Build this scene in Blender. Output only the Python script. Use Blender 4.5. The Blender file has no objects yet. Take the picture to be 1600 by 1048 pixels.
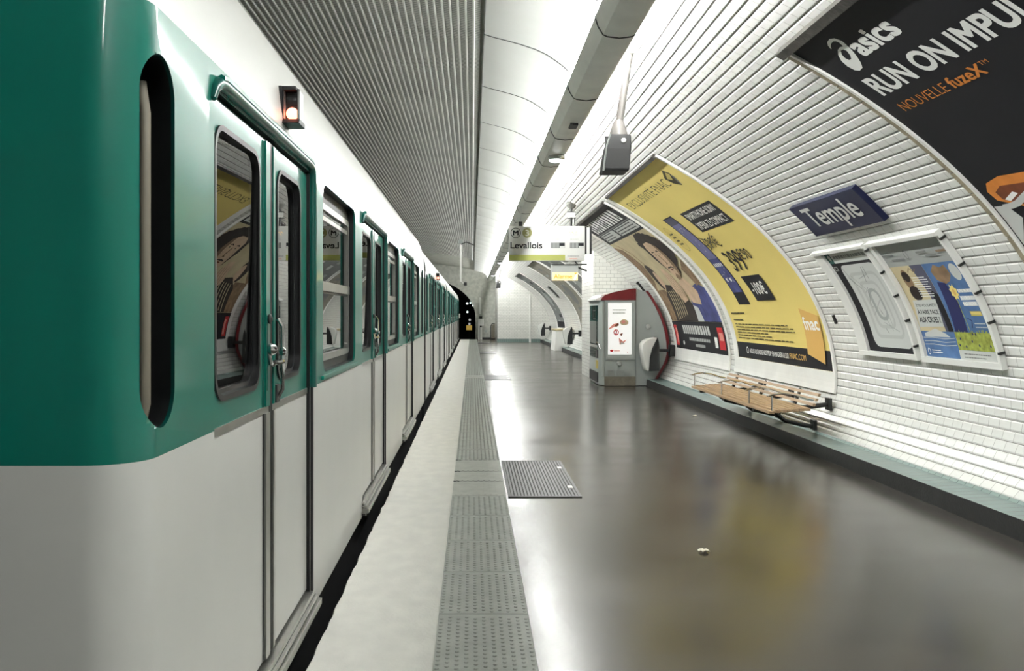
import bpy, bmesh, math, random
from mathutils import Vector, Matrix
from mathutils.geometry import tessellate_polygon
random.seed(7)
D = bpy.data
SC = bpy.context.scene
COL = SC.collection
PI = math.pi

# ------------------------------------------------------------------ materials
def lin(c):
    c = c / 255.0
    return c / 12.92 if c <= .04045 else ((c + .055) / 1.055) ** 2.4
def rgb(r, g, b): return (lin(r), lin(g), lin(b), 1)
MATS = {}
def mat(name, col, rough=.5, metal=0., emit=0., spec=.5, noise=0., nscale=4., stretch=(1, 1, 1), bump=0., bscale=60., coat=0., rvar=0.):
    m = D.materials.new(name); m.use_nodes = True
    nt = m.node_tree; N = nt.nodes; L = nt.links
    b = N['Principled BSDF']
    b.inputs['Base Color'].default_value = col
    b.inputs['Roughness'].default_value = rough
    b.inputs['Metallic'].default_value = metal
    b.inputs['Specular IOR Level'].default_value = spec
    b.inputs['Coat Weight'].default_value = coat
    b.inputs['Coat Roughness'].default_value = .06
    if emit:
        b.inputs['Emission Color'].default_value = col
        b.inputs['Emission Strength'].default_value = emit
    if noise or bump or rvar:
        tc = N.new('ShaderNodeTexCoord'); mp = N.new('ShaderNodeMapping')
        mp.inputs['Scale'].default_value = stretch
        L.new(tc.outputs['Object'], mp.inputs['Vector'])
    if noise or rvar:
        n = N.new('ShaderNodeTexNoise'); n.inputs['Scale'].default_value = nscale; n.inputs['Detail'].default_value = 5
        L.new(mp.outputs[0], n.inputs['Vector'])
    if noise:
        mx = N.new('ShaderNodeMix'); mx.data_type = 'RGBA'
        mx.inputs[6].default_value = tuple(c * (1 - noise) for c in col[:3]) + (1,)
        mx.inputs[7].default_value = tuple(min(1, c * (1 + noise)) for c in col[:3]) + (1,)
        rm = N.new('ShaderNodeMapRange'); rm.inputs[1].default_value = .3; rm.inputs[2].default_value = .7
        L.new(n.outputs['Fac'], rm.inputs[0]); L.new(rm.outputs[0], mx.inputs[0])
        L.new(mx.outputs[2], b.inputs['Base Color'])
    if rvar:
        rr = N.new('ShaderNodeMapRange'); rr.inputs[1].default_value = .3; rr.inputs[2].default_value = .7
        rr.inputs[3].default_value = max(0, rough - rvar); rr.inputs[4].default_value = rough + rvar
        L.new(n.outputs['Fac'], rr.inputs[0]); L.new(rr.outputs[0], b.inputs['Roughness'])
    if bump:
        n2 = N.new('ShaderNodeTexNoise'); n2.inputs['Scale'].default_value = bscale; n2.inputs['Detail'].default_value = 3
        L.new(mp.outputs[0], n2.inputs['Vector'])
        bp = N.new('ShaderNodeBump'); bp.inputs['Strength'].default_value = bump; bp.inputs['Distance'].default_value = .01
        L.new(n2.outputs['Fac'], bp.inputs['Height']); L.new(bp.outputs[0], b.inputs['Normal'])
    MATS[name] = m
    return m

def glass_mat(name, tint, ior=1.75, rough=0.):
    m = D.materials.new(name); m.use_nodes = True
    nt = m.node_tree; N = nt.nodes; L = nt.links; N.clear()
    o = N.new('ShaderNodeOutputMaterial'); mx = N.new('ShaderNodeMixShader')
    tr = N.new('ShaderNodeBsdfTransparent'); tr.inputs[0].default_value = tint
    gl = N.new('ShaderNodeBsdfGlossy'); gl.inputs['Roughness'].default_value = rough; gl.inputs[0].default_value = (1, 1, 1, 1)
    fr = N.new('ShaderNodeFresnel'); fr.inputs[0].default_value = ior
    L.new(fr.outputs[0], mx.inputs[0]); L.new(tr.outputs[0], mx.inputs[1]); L.new(gl.outputs[0], mx.inputs[2])
    L.new(mx.outputs[0], o.inputs[0])
    MATS[name] = m; return m

def tile_mat(name, col, grout, tl, th, offset=True):
    """glazed tiles: UV u = metres along, v = metres up; geometry or bump gives the courses"""
    m = D.materials.new(name); m.use_nodes = True
    nt = m.node_tree; N = nt.nodes; L = nt.links; b = N['Principled BSDF']
    uv = N.new('ShaderNodeUVMap'); uv.uv_map = 'UVMap'
    br = N.new('ShaderNodeTexBrick')
    br.offset = .5 if offset else 0.; br.squash = 1
    br.inputs['Scale'].default_value = 1
    br.inputs['Brick Width'].default_value = tl; br.inputs['Row Height'].default_value = th
    br.inputs['Mortar Size'].default_value = .0032; br.inputs['Mortar Smooth'].default_value = .25
    br.inputs['Color1'].default_value = tuple(c * .92 for c in col[:3]) + (1,)
    br.inputs['Color2'].default_value = col
    br.inputs['Mortar'].default_value = grout
    br.inputs['Bias'].default_value = .2
    L.new(uv.outputs[0], br.inputs['Vector'])
    L.new(br.outputs['Color'], b.inputs['Base Color'])
    inv = N.new('ShaderNodeMath'); inv.operation = 'SUBTRACT'; inv.inputs[0].default_value = 1
    L.new(br.outputs['Fac'], inv.inputs[1])
    bp = N.new('ShaderNodeBump'); bp.inputs['Strength'].default_value = .5; bp.inputs['Distance'].default_value = .004
    L.new(inv.outputs[0], bp.inputs['Height'])
    n2 = N.new('ShaderNodeTexNoise'); n2.inputs['Scale'].default_value = 9
    L.new(uv.outputs[0], n2.inputs['Vector'])
    bp2 = N.new('ShaderNodeBump'); bp2.inputs['Strength'].default_value = .25; bp2.inputs['Distance'].default_value = .01
    L.new(n2.outputs['Fac'], bp2.inputs['Height']); L.new(bp.outputs[0], bp2.inputs['Normal'])
    L.new(bp2.outputs[0], b.inputs['Normal'])
    b.inputs['Roughness'].default_value = .26
    b.inputs['Specular IOR Level'].default_value = .32
    MATS[name] = m; return m

TILE_L, TILE_H = .14, .08
tile_mat('white_tile', rgb(224, 224, 219), rgb(176, 175, 169), TILE_L, TILE_H)
tile_mat('white_tile_flat', rgb(226, 225, 219), rgb(150, 149, 142), .16, .08)
tile_mat('skirting_tile', rgb(120, 138, 134), rgb(66, 76, 74), .11, 1.0, False)
mat('grout', rgb(120, 119, 112), .8)
mat('plaster_white', rgb(232, 231, 226), .55, noise=.05, nscale=3, bump=.12, bscale=40)
mat('plaster_grey', rgb(176, 177, 168), .8, noise=.16, nscale=6, bump=.3, bscale=50)
mat('vault_panel', rgb(186, 187, 183), .4, noise=.03, nscale=2)
mat('panel_edge', rgb(70, 72, 70), .6)
mat('trunk_metal', rgb(232, 233, 226), .38, noise=.07, nscale=3, spec=.5)
mat('trunk_joint', rgb(62, 63, 60), .6)
mat('tube_light', (.985, 1, .985, 1), .4, emit=205.)
mat('tube_light_soft', (.985, 1, .985, 1), .4, emit=115.)
mat('lens_light', (.93, .97, 1, 1), .3, emit=5.)
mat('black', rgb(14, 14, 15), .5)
mat('rubber', rgb(20, 21, 22), .42)
mat('dark_metal', rgb(48, 49, 48), .45, metal=.4)
mat('dark_stone', rgb(24, 24, 24), .5, noise=.35, nscale=10, bump=.2)
mat('track_dark', rgb(34, 33, 31), .9, noise=.3, nscale=12, bump=.5, bscale=30)
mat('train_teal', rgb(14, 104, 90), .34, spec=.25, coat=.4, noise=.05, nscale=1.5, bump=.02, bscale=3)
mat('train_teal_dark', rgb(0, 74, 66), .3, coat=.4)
mat('train_white', rgb(210, 210, 205), .36, spec=.3, coat=.2, noise=.035, nscale=1.5, bump=.02, bscale=3)
mat('aluminium', rgb(178, 178, 172), .3, metal=.85, noise=.08, nscale=12)
mat('chrome', rgb(205, 205, 205), .12, metal=1)
mat('interior_cream', rgb(196, 192, 178), .5)
mat('interior_floor', rgb(70, 70, 68), .6)
mat('interior_dark', rgb(30, 32, 33), .5)
mat('seat_grey', rgb(92, 104, 112), .6)
mat('interior_lamp', (1, .96, .88, 1), .4, emit=9)
mat('red_lens', (1., .22, .12, 1), .3, emit=4.)
glass_mat('glass', (.80, .86, .85, 1), 2.0)
glass_mat('glass_clear', (.93, .95, .95, 1), 1.5)
mat('concrete_edge', rgb(232, 230, 223), .62, noise=.06, nscale=9, stretch=(1, .7, 1), bump=.25, bscale=70, rvar=.1)
mat('tactile', rgb(158, 161, 154), .5, noise=.13, nscale=7, bump=.12, bscale=120)
mat('tactile_flat', rgb(170, 172, 164), .5, noise=.13, nscale=9, bump=.15, bscale=140)
mat('hatch_metal', rgb(50, 51, 49), .45, metal=.3, noise=.2, nscale=14)
mat('sign_blue', rgb(22, 27, 56), .45, spec=.25)
mat('sign_white', rgb(205, 205, 201), .35)
mat('print_white', rgb(238, 238, 234), .6, spec=.18)
mat('print_black', rgb(27, 27, 31), .6, spec=.18, noise=.08, nscale=2)
mat('print_grey', rgb(120, 122, 120), .6, spec=.18)
mat('print_lightgrey', rgb(196, 198, 194), .6, spec=.18)
mat('print_midgrey', rgb(160, 163, 160), .6, spec=.18)
mat('print_yellow', rgb(226, 206, 124), .6, spec=.18, noise=.035, nscale=1.3)
mat('print_yellow_ink', rgb(60, 56, 34), .6, spec=.18)
mat('print_yellow_dim', rgb(190, 172, 100), .6, spec=.18)
mat('print_gold', rgb(214, 172, 100), .6, spec=.18)
mat('print_orange', rgb(206, 128, 60), .6, spec=.18, noise=.1, nscale=10)
mat('print_brown', rgb(112, 62, 40), .6, spec=.18, noise=.2, nscale=10)
mat('print_slate', rgb(84, 84, 100), .6, spec=.18)
mat('print_purple', rgb(112, 112, 150), .6, spec=.18, noise=.14, nscale=5)
mat('print_navy', rgb(40, 44, 86), .6, spec=.18)
mat('print_blue', rgb(80, 110, 152), .6, spec=.18, noise=.2, nscale=7)
mat('print_deepblue', rgb(72, 77, 128), .6, spec=.18, noise=.35, nscale=4)
mat('print_teal', rgb(38, 84, 80), .6, spec=.18)
mat('print_green', rgb(152, 160, 76), .6, spec=.18, noise=.35, nscale=22)
mat('print_beige', rgb(198, 184, 148), .6, spec=.18, noise=.12, nscale=3)
mat('print_skin', rgb(206, 178, 150), .6, spec=.18, noise=.12, nscale=6)
mat('print_hair', rgb(44, 36, 32), .6, spec=.18, noise=.3, nscale=9)
mat('print_tan', rgb(134, 110, 84), .6, spec=.18, noise=.35, nscale=8)
mat('print_red', rgb(186, 42, 46), .6, spec=.18)
mat('print_pink', rgb(222, 150, 138), .6, spec=.18)
mat('olive', rgb(160, 164, 84), .4)
mat('olive_disc', rgb(140, 138, 84), .4)
mat('amber_led', (1, .55, .12, 1), .4, emit=1.2)
mat('lit_white', (.97, .97, .95, 1), .4, emit=.22)
mat('lit_yellow', (1., .76, .34, 1), .4, emit=.32)
mat('yellow_ink', rgb(222, 176, 62), .5)
mat('grime_frame', rgb(54, 51, 46), .7, noise=.5, nscale=14, bump=.4, bscale=40)
mat('brown_edging', rgb(148, 138, 116), .5, noise=.28, nscale=9, bump=.3, bscale=50)
mat('machine_grey', rgb(160, 166, 162), .42, metal=.15, noise=.05, nscale=3)
mat('machine_steel', rgb(172, 176, 172), .28, metal=.6)
mat('machine_skirt', rgb(112, 106, 92), .55, noise=.2, nscale=10)
mat('machine_red', rgb(104, 24, 28), .35, noise=.12, nscale=14)
mat('shell_white', rgb(222, 222, 216), .25)
mat('wood', rgb(160, 134, 104), .5, noise=.3, nscale=5, stretch=(9, .6, 9), bump=.1)
mat('paper', rgb(206, 200, 180), .7)
mat('tunnel_lamp', (.75, 1, .95, 1), .4, emit=6.)
mat('print_pale', rgb(182, 184, 180), .6, spec=.18)
mat('print_stone', rgb(142, 138, 126), .6, spec=.18, noise=.2, nscale=3)
mat('strip_beige', rgb(128, 122, 108), .5)
mat('sign_yellow_glow', rgb(206, 172, 84), .4, emit=.3)  # glow stands in for light falling on the tunnel board
mat('speaker_dark', rgb(38, 38, 38), .6, spec=.2)
mat('rod_grey', rgb(112, 108, 104), .4)
mat('white_paint', rgb(225, 225, 220), .35)

def floor_mat():
    m = D.materials.new('platform_asphalt'); m.use_nodes = True
    nt = m.node_tree; N = nt.nodes; L = nt.links; b = N['Principled BSDF']
    tc = N.new('ShaderNodeTexCoord'); mp = N.new('ShaderNodeMapping'); mp.inputs['Scale'].default_value = (.8, 1.1, 1)
    L.new(tc.outputs['Object'], mp.inputs['Vector'])
    n = N.new('ShaderNodeTexNoise'); n.inputs['Scale'].default_value = 1.1; n.inputs['Detail'].default_value = 3; n.inputs['Roughness'].default_value = .45
    L.new(mp.outputs[0], n.inputs['Vector'])
    g = N.new('ShaderNodeTexNoise'); g.inputs['Scale'].default_value = 55; g.inputs['Detail'].default_value = 2
    L.new(tc.outputs['Object'], g.inputs['Vector'])
    ad = N.new('ShaderNodeMath'); ad.operation = 'MULTIPLY_ADD'; ad.inputs[1].default_value = .35
    sb = N.new('ShaderNodeMath'); sb.operation = 'SUBTRACT'; sb.inputs[1].default_value = .175
    L.new(g.outputs['Fac'], ad.inputs[0]); L.new(n.outputs['Fac'], ad.inputs[2]); L.new(ad.outputs[0], sb.inputs[0])
    cr = N.new('ShaderNodeValToRGB')
    cr.color_ramp.elements[0].position = .25; cr.color_ramp.elements[0].color = rgb(44, 40, 34)
    cr.color_ramp.elements[1].position = .75; cr.color_ramp.elements[1].color = rgb(67, 63, 56)
    L.new(sb.outputs[0], cr.inputs[0]); L.new(cr.outputs[0], b.inputs['Base Color'])
    rr = N.new('ShaderNodeMapRange'); rr.inputs[1].default_value = .3; rr.inputs[2].default_value = .7
    rr.inputs[3].default_value = .17; rr.inputs[4].default_value = .245
    L.new(n.outputs['Fac'], rr.inputs[0]); L.new(rr.outputs[0], b.inputs['Roughness'])
    n3 = N.new('ShaderNodeTexNoise'); n3.inputs['Scale'].default_value = 160; n3.inputs['Detail'].default_value = 2
    L.new(tc.outputs['Object'], n3.inputs['Vector'])
    bp2 = N.new('ShaderNodeBump'); bp2.inputs['Strength'].default_value = .06; bp2.inputs['Distance'].default_value = .003
    L.new(n3.outputs['Fac'], bp2.inputs['Height'])
    L.new(bp2.outputs[0], b.inputs['Normal'])
    b.inputs['Specular IOR Level'].default_value = .56
    MATS['asphalt'] = m
floor_mat()

def corrugated_mat():
    m = D.materials.new('perforated_sheet'); m.use_nodes = True
    nt = m.node_tree; N = nt.nodes; L = nt.links; b = N['Principled BSDF']
    tc = N.new('ShaderNodeTexCoord'); sx = N.new('ShaderNodeSeparateXYZ')
    L.new(tc.outputs['Object'], sx.inputs[0])
    w = N.new('ShaderNodeMath'); w.operation = 'MULTIPLY'; w.inputs[1].default_value = 1 / .045
    L.new(sx.outputs['Y'], w.inputs[0])
    f = N.new('ShaderNodeMath'); f.operation = 'FRACT'; L.new(w.outputs[0], f.inputs[0])
    g = N.new('ShaderNodeMath'); g.operation = 'LESS_THAN'; g.inputs[1].default_value = .62; L.new(f.outputs[0], g.inputs[0])
    n = N.new('ShaderNodeTexNoise'); n.inputs['Scale'].default_value = 1.1; n.inputs['Detail'].default_value = 6
    L.new(tc.outputs['Object'], n.inputs['Vector'])
    mx = N.new('ShaderNodeMix'); mx.data_type = 'RGBA'
    mx.inputs[6].default_value = rgb(176, 177, 171); mx.inputs[7].default_value = rgb(120, 121, 117)
    L.new(g.outputs[0], mx.inputs[0])
    mu = N.new('ShaderNodeMix'); mu.data_type = 'RGBA'; mu.blend_type = 'MULTIPLY'; mu.inputs[0].default_value = 1
    rm = N.new('ShaderNodeMapRange'); rm.inputs[1].default_value = .3; rm.inputs[2].default_value = .7; rm.inputs[3].default_value = .72; rm.inputs[4].default_value = 1.15
    L.new(n.outputs['Fac'], rm.inputs[0]); L.new(mx.outputs[2], mu.inputs[6]); L.new(rm.outputs[0], mu.inputs[7])
    L.new(mu.outputs[2], b.inputs['Base Color'])
    b.inputs['Roughness'].default_value = .45; b.inputs['Metallic'].default_value = .25
    MATS['perforated'] = m
corrugated_mat()
mat('rib_metal', rgb(206, 207, 202), .35, metal=.2, noise=.1, nscale=5)

# ------------------------------------------------------------------ mesh builder
ORG = {}
class MB:
    def __init__(s): s.v = []; s.f = []; s.m = []; s.mats = []; s.uv = {}
    def mi(s, m):
        if m not in s.mats: s.mats.append(m)
        return s.mats.index(m)
    def face(s, idx, m): s.f.append(tuple(idx)); s.m.append(s.mi(m))
    def quad(s, pts, m):
        n = len(s.v); s.v += [tuple(p) for p in pts]; s.face(range(n, n + len(pts)), m)
    def box(s, x0, x1, y0, y1, z0, z1, m):
        n = len(s.v)
        s.v += [(x, y, z) for z in (z0, z1) for y in (y0, y1) for x in (x0, x1)]
        for q in ((0, 2, 3, 1), (4, 5, 7, 6), (0, 1, 5, 4), (2, 6, 7, 3), (0, 4, 6, 2), (1, 3, 7, 5)):
            s.face([n + i for i in q], m)
    def prism(s, poly, axis, a0, a1, m, m_side=None):
        """closed 2D polygon extruded along an axis; poly is (y,z) for x, (x,z) for y, (x,y) for z"""
        def P(p, a):
            return (a, p[0], p[1]) if axis == 'x' else (p[0], a, p[1]) if axis == 'y' else (p[0], p[1], a)
        n = len(s.v); k = len(poly)
        s.v += [P(p, a0) for p in poly] + [P(p, a1) for p in poly]
        for i in range(k):
            j = (i + 1) % k
            s.face((n + i, n + j, n + k + j, n + k + i), m_side or m)
        tris = tessellate_polygon([[Vector((p[0], p[1], 0)) for p in poly]])
        for t in tris:
            s.face([n + i for i in t], m); s.face([n + k + i for i in reversed(t)], m)
    def ring(s, outer, inner, axis, a0, a1, m):
        """plate with a hole, both loops the same length, extruded"""
        def P(p, a):
            return (a, p[0], p[1]) if axis == 'x' else (p[0], a, p[1]) if axis == 'y' else (p[0], p[1], a)
        n = len(s.v); k = len(outer)
        s.v += [P(p, a0) for p in outer] + [P(p, a0) for p in inner] + [P(p, a1) for p in outer] + [P(p, a1) for p in inner]
        for i in range(k):
            j = (i + 1) % k
            s.face((n + i, n + j, n + k + j, n + k + i), m)
            s.face((n + 2 * k + i, n + 3 * k + i, n + 3 * k + j, n + 2 * k + j), m)
            s.face((n + i, n + 2 * k + i, n + 2 * k + j, n + j), m)
            s.face((n + k + i, n + k + j, n + 3 * k + j, n + 3 * k + i), m)
    def tube(s, pts, r, m, seg=8):
        pts = [Vector(p) for p in pts]; n0 = len(s.v); k = len(pts)
        rr = r if isinstance(r, (list, tuple)) else [r] * k
        prev = None
        for i, p in enumerate(pts):
            t = (pts[min(i + 1, k - 1)] - pts[max(i - 1, 0)]).normalized()
            if prev is None:
                a = Vector((1, 0, 0)) if abs(t.x) < .6 else Vector((0, 0, 1))
                u = t.cross(a).normalized()
            else:
                u = (prev - t * prev.dot(t)).normalized()
            prev = u; w = t.cross(u)
            for q in range(seg):
                an = 2 * PI * q / seg
                s.v.append(tuple(p + (u * math.cos(an) + w * math.sin(an)) * rr[i]))
        for i in range(k - 1):
            for q in range(seg):
                a = n0 + i * seg + q; b = n0 + i * seg + (q + 1) % seg
                s.face((a, b, b + seg, a + seg), m)
        s.face([n0 + q for q in range(seg)][::-1], m)
        s.face([n0 + (k - 1) * seg + q for q in range(seg)], m)
    def lathe(s, prof, c, axis, m, seg=16):
        """prof: (radius, height along axis)"""
        n0 = len(s.v); c = Vector(c)
        for r, h in prof:
            for q in range(seg):
                a = 2 * PI * q / seg; x, y = r * math.cos(a), r * math.sin(a)
                p = (x, y, h) if axis == 'z' else (x, h, y) if axis == 'y' else (h, x, y)
                s.v.append(tuple(c + Vector(p)))
        for i in range(len(prof) - 1):
            for q in range(seg):
                a = n0 + i * seg + q; b = n0 + i * seg + (q + 1) % seg
                s.face((a, b, b + seg, a + seg), m)
        s.face([n0 + q for q in range(seg)][::-1], m)
        s.face([n0 + (len(prof) - 1) * seg + q for q in range(seg)], m)
    def grid(s, rows, m, closed=False):
        """rows: list of equally long point lists"""
        n0 = len(s.v); k = len(rows[0])
        for r in rows: s.v += [tuple(p) for p in r]
        for i in range(len(rows) - 1):
            for j in range(k if closed else k - 1):
                jj = (j + 1) % k
                s.face((n0 + i * k + j, n0 + i * k + jj, n0 + (i + 1) * k + jj, n0 + (i + 1) * k + j), m(i, j) if callable(m) else m)
    def add(s, verts, faces, m):
        n = len(s.v); s.v += [tuple(p) for p in verts]
        for f in faces: s.face([n + i for i in f], m)
    def build(s, name, parent=None, origin=None, smooth=None, bevel=0., weld=True, uvf=None, recalc=True):
        po = ORG[parent.name] if parent else Vector((0, 0, 0))
        o3 = Vector(origin) if origin is not None else (po if parent else Vector((0, 0, 0)))
        me = D.meshes.new(name)
        me.from_pydata([tuple(Vector(p) - o3) for p in s.v], [], s.f)
        for mn in s.mats: me.materials.append(MATS[mn])
        me.polygons.foreach_set('material_index', s.m)
        bm = bmesh.new(); bm.from_mesh(me)
        if weld: bmesh.ops.remove_doubles(bm, verts=bm.verts, dist=1e-5)
        if recalc: bmesh.ops.recalc_face_normals(bm, faces=bm.faces)
        if bevel:
            ed = [e for e in bm.edges if len(e.link_faces) == 2 and e.calc_face_angle(0) > .6]
            bmesh.ops.bevel(bm, geom=ed, offset=bevel, segments=2, profile=.6, affect='EDGES', clamp_overlap=True)
        if uvf:
            ul = bm.loops.layers.uv.new('UVMap')
            for f in bm.faces:
                for l in f.loops: l[ul].uv = uvf(l.vert.co + o3, f)
        bm.to_mesh(me); bm.free()
        if smooth:
            me.polygons.foreach_set('use_smooth', [True] * len(me.polygons))
            me.set_sharp_from_angle(angle=math.radians(smooth))
        ob = D.objects.new(name, me); COL.objects.link(ob)
        ORG[ob.name] = o3
        if parent: ob.parent = parent
        ob.location = o3 - po
        return ob

def thing(name, label, cat, loc, group=None):
    o = D.objects.new(name, None); COL.objects.link(o); o.location = loc; o.empty_display_size = .1
    ORG[o.name] = Vector(loc)
    return tag(o, label, cat, group)
def tag(o, label, cat, group=None, kind=None):
    o['label'] = label; o['category'] = cat
    if group: o['group'] = group
    if kind: o['kind'] = kind
    return o
def struct(o): o['kind'] = 'structure'; return o
def kids(o): return [c for c in D.objects if c.parent == o]
def dup(root, loc, label=None, group=None):
    r = root.copy(); COL.objects.link(r); r.location = loc
    if label: r['label'] = label
    if group: r['group'] = group
    for ch in kids(root): dup_child(ch, r)
    return r
def dup_child(o, parent, loc=None):
    c = o.copy(); COL.objects.link(c); c.parent = parent
    if loc is not None: c.location = loc
    for g in kids(o): dup_child(g, c)
    return c
def rrect(y0, y1, z0, z1, r, n=5):
    pts = []
    for cx, cz, a in ((y1 - r, z1 - r, 0), (y0 + r, z1 - r, 90), (y0 + r, z0 + r, 180), (y1 - r, z0 + r, 270)):
        for i in range(n + 1):
            t = math.radians(a + 90 * i / n); pts.append((cx + r * math.cos(t), cz + r * math.sin(t)))
    return pts
def oval(cx, cy, rx, ry, n=24, rot=0.):
    c, s = math.cos(rot), math.sin(rot)
    return [(cx + c * rx * math.cos(2 * PI * i / n) - s * ry * math.sin(2 * PI * i / n), cy + s * rx * math.cos(2 * PI * i / n) + c * ry * math.sin(2 * PI * i / n)) for i in range(n)]

# ------------------------------------------------------------------ flat prints and lettering
_tx = {}
def text2d(txt, bold=0.):
    key = (txt, bold)
    if key in _tx: return _tx[key]
    cu = D.curves.new('lettering', 'FONT'); cu.body = txt; cu.size = 1; cu.resolution_u = 4; cu.offset = bold
    cu.fill_mode = 'FRONT'
    ob = D.objects.new('lettering', cu); COL.objects.link(ob)
    dg = bpy.context.evaluated_depsgraph_get(); dg.update()
    ev = ob.evaluated_get(dg); me = ev.to_mesh()
    v = [(p.co.x, p.co.y) for p in me.vertices]; f = [tuple(q.vertices) for q in me.polygons]
    ev.to_mesh_clear(); D.objects.remove(ob); D.curves.remove(cu)
    _tx[key] = (v, f); return v, f

class Print:
    """flat artwork in (a, b) coordinates, laid on a surface by place(a, b, lift)"""
    def __init__(s, place, cut=None): s.place = place; s.cut = cut; s.mb = MB(); s.k = 0
    def _put(s, v, f, m, lift=None):
        if lift is None:
            s.k += 1; lift = .0010 + .00018 * s.k
        if s.cut:
            bm = bmesh.new(); bv = [bm.verts.new((p[0], p[1], 0)) for p in v]
            for q in f:
                try: bm.faces.new([bv[i] for i in q])
                except ValueError: pass
            lo = min(p[1] for p in v); hi = max(p[1] for p in v)
            c = math.floor(lo / s.cut) * s.cut + s.cut
            while c < hi - 1e-6:
                bmesh.ops.bisect_plane(bm, geom=bm.verts[:] + bm.edges[:] + bm.faces[:], plane_co=(0, c, 0), plane_no=(0, 1, 0))
                c += s.cut
            bm.verts.index_update()
            v = [(p.co.x, p.co.y) for p in bm.verts]; f = [[x.index for x in q.verts] for q in bm.faces]; bm.free()
        s.mb.add([s.place(p[0], p[1], lift) for p in v], f, m)
    def poly(s, pts, m, lift=None):
        t = tessellate_polygon([[Vector((p[0], p[1], 0)) for p in pts]])
        s._put(pts, t, m, lift)
    def rect(s, a0, a1, b0, b1, m, lift=None):
        s._put([(a0, b0), (a1, b0), (a1, b1), (a0, b1)], [(0, 1, 2, 3)], m, lift)
    def oval(s, ca, cb, ra, rb, m, n=24, rot=0.): s.poly(oval(ca, cb, ra, rb, n, rot), m)
    def ring(s, ca, cb, ra, rb, w, m, n=32, rot=0.):
        o = oval(ca, cb, ra, rb, n, rot); i = oval(ca, cb, ra - w, rb - w, n, rot)
        s._put(o + i, [(k, (k + 1) % n, n + (k + 1) % n, n + k) for k in range(n)], m)
    def text(s, txt, a0, a1, b0, b1, m, bold=0., skew=0.):
        v, f = text2d(txt, min(bold, 0.))
        x0 = min(p[0] for p in v); x1 = max(p[0] for p in v); y0 = min(p[1] for p in v); y1 = max(p[1] for p in v)
        q = []
        for x, y in v:
            t = (x - x0) / (x1 - x0); w = (y - y0) / (y1 - y0)
            q.append((a0 + (a1 - a0) * t + skew * w, b0 + (b1 - b0) * w))
        if bold > 0:
            u = bold * abs(a1 - a0) / (x1 - x0); w = bold * abs(b1 - b0) / (y1 - y0)
            s.k += 1; l0 = .0010 + .00018 * s.k
            for k, (dx, dy) in enumerate(((-u, -w), (u, -w), (-u, w), (u, w))):
                s._put([(x + dx, y + dy) for x, y in q], f, m, l0 + k * 3e-5)
        s._put(q, f, m)
    def poly_hole(s, out, hole, m):
        s._put(out + hole, tessellate_polygon([[Vector((a, b, 0)) for a, b in out], [Vector((a, b, 0)) for a, b in hole]]), m)
    def stroke(s, pts, w, m):
        """a ribbon along a polyline"""
        L, R = [], []
        for i, p in enumerate(pts):
            a = pts[max(0, i - 1)]; b = pts[min(len(pts) - 1, i + 1)]
            dx, dy = b[0] - a[0], b[1] - a[1]; d = math.hypot(dx, dy) or 1
            ww = w[i] if isinstance(w, (list, tuple)) else w
            L.append((p[0] - dy / d * ww / 2, p[1] + dx / d * ww / 2)); R.append((p[0] + dy / d * ww / 2, p[1] - dx / d * ww / 2))
        n = len(pts)
        s._put(L + R, [(i, i + 1, n + i + 1, n + i) for i in range(n - 1)], m)
    def lines(s, a0, a1, b_top, n, pitch, h, m, ragged=.2, seed=1):
        """rows too small to read, as broken strokes"""
        r = random.Random(seed)
        v, f = [], []
        for i in range(n):
            b = b_top - i * pitch; x = a0; e = a1 - (a1 - a0) * r.random() * ragged
            sg = 1 if a1 > a0 else -1
            while (e - x) * sg > 0:
                w = sg * abs(a1 - a0) * r.uniform(.04, .10); x2 = x + w
                if (x2 - e) * sg > 0: x2 = e
                k = len(v); v += [(x, b - h), (x2, b - h), (x2, b), (x, b)]; f.append((k, k + 1, k + 2, k + 3))
                x = x2 + sg * abs(a1 - a0) * .012
        s._put(v, f, m)

# ------------------------------------------------------------------ the vault: an ellipse, 14.1 m across
XC, ZC, VA, VB, VBL = -3.07, .70, 7.07, 3.60, 2.05
TH = [-.62 + i * .0005 for i in range(8200)]
def vpt(t):
    return XC + VA * math.cos(t), ZC + (VB if t > 0 else VBL) * math.sin(t)
_S = [0.]
for i in range(1, len(TH)):
    a = vpt(TH[i - 1]); b = vpt(TH[i]); _S.append(_S[-1] + math.hypot(b[0] - a[0], b[1] - a[1]))
_i0 = min(range(len(TH)), key=lambda i: abs(TH[i]))
_s0 = _S[_i0]; _S = [v - _s0 for v in _S]
import bisect
def th_of(s):
    i = max(1, min(len(_S) - 1, bisect.bisect_left(_S, s)))
    f = (s - _S[i - 1]) / (_S[i] - _S[i - 1])
    return TH[i - 1] + f * (TH[i] - TH[i - 1])
def vw(y, s, off=0.):
    """point on the vault at y along the platform, arc height s above the springing, off metres out into the room"""
    t = th_of(s); x, z = vpt(t)
    nx, nz = math.cos(t) / VA, math.sin(t) / (VB if t > 0 else VBL); n = math.hypot(nx, nz)
    return (x - off * nx / n, y, z - off * nz / n)
def s_at_x(x):
    t = math.acos((x - XC) / VA); i = bisect.bisect_left(TH, t); return _S[i]
S_LOW, S_PANEL = -.60, s_at_x(.10)
Y0, Y1, YE = -9., 50.8, 46.0

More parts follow.
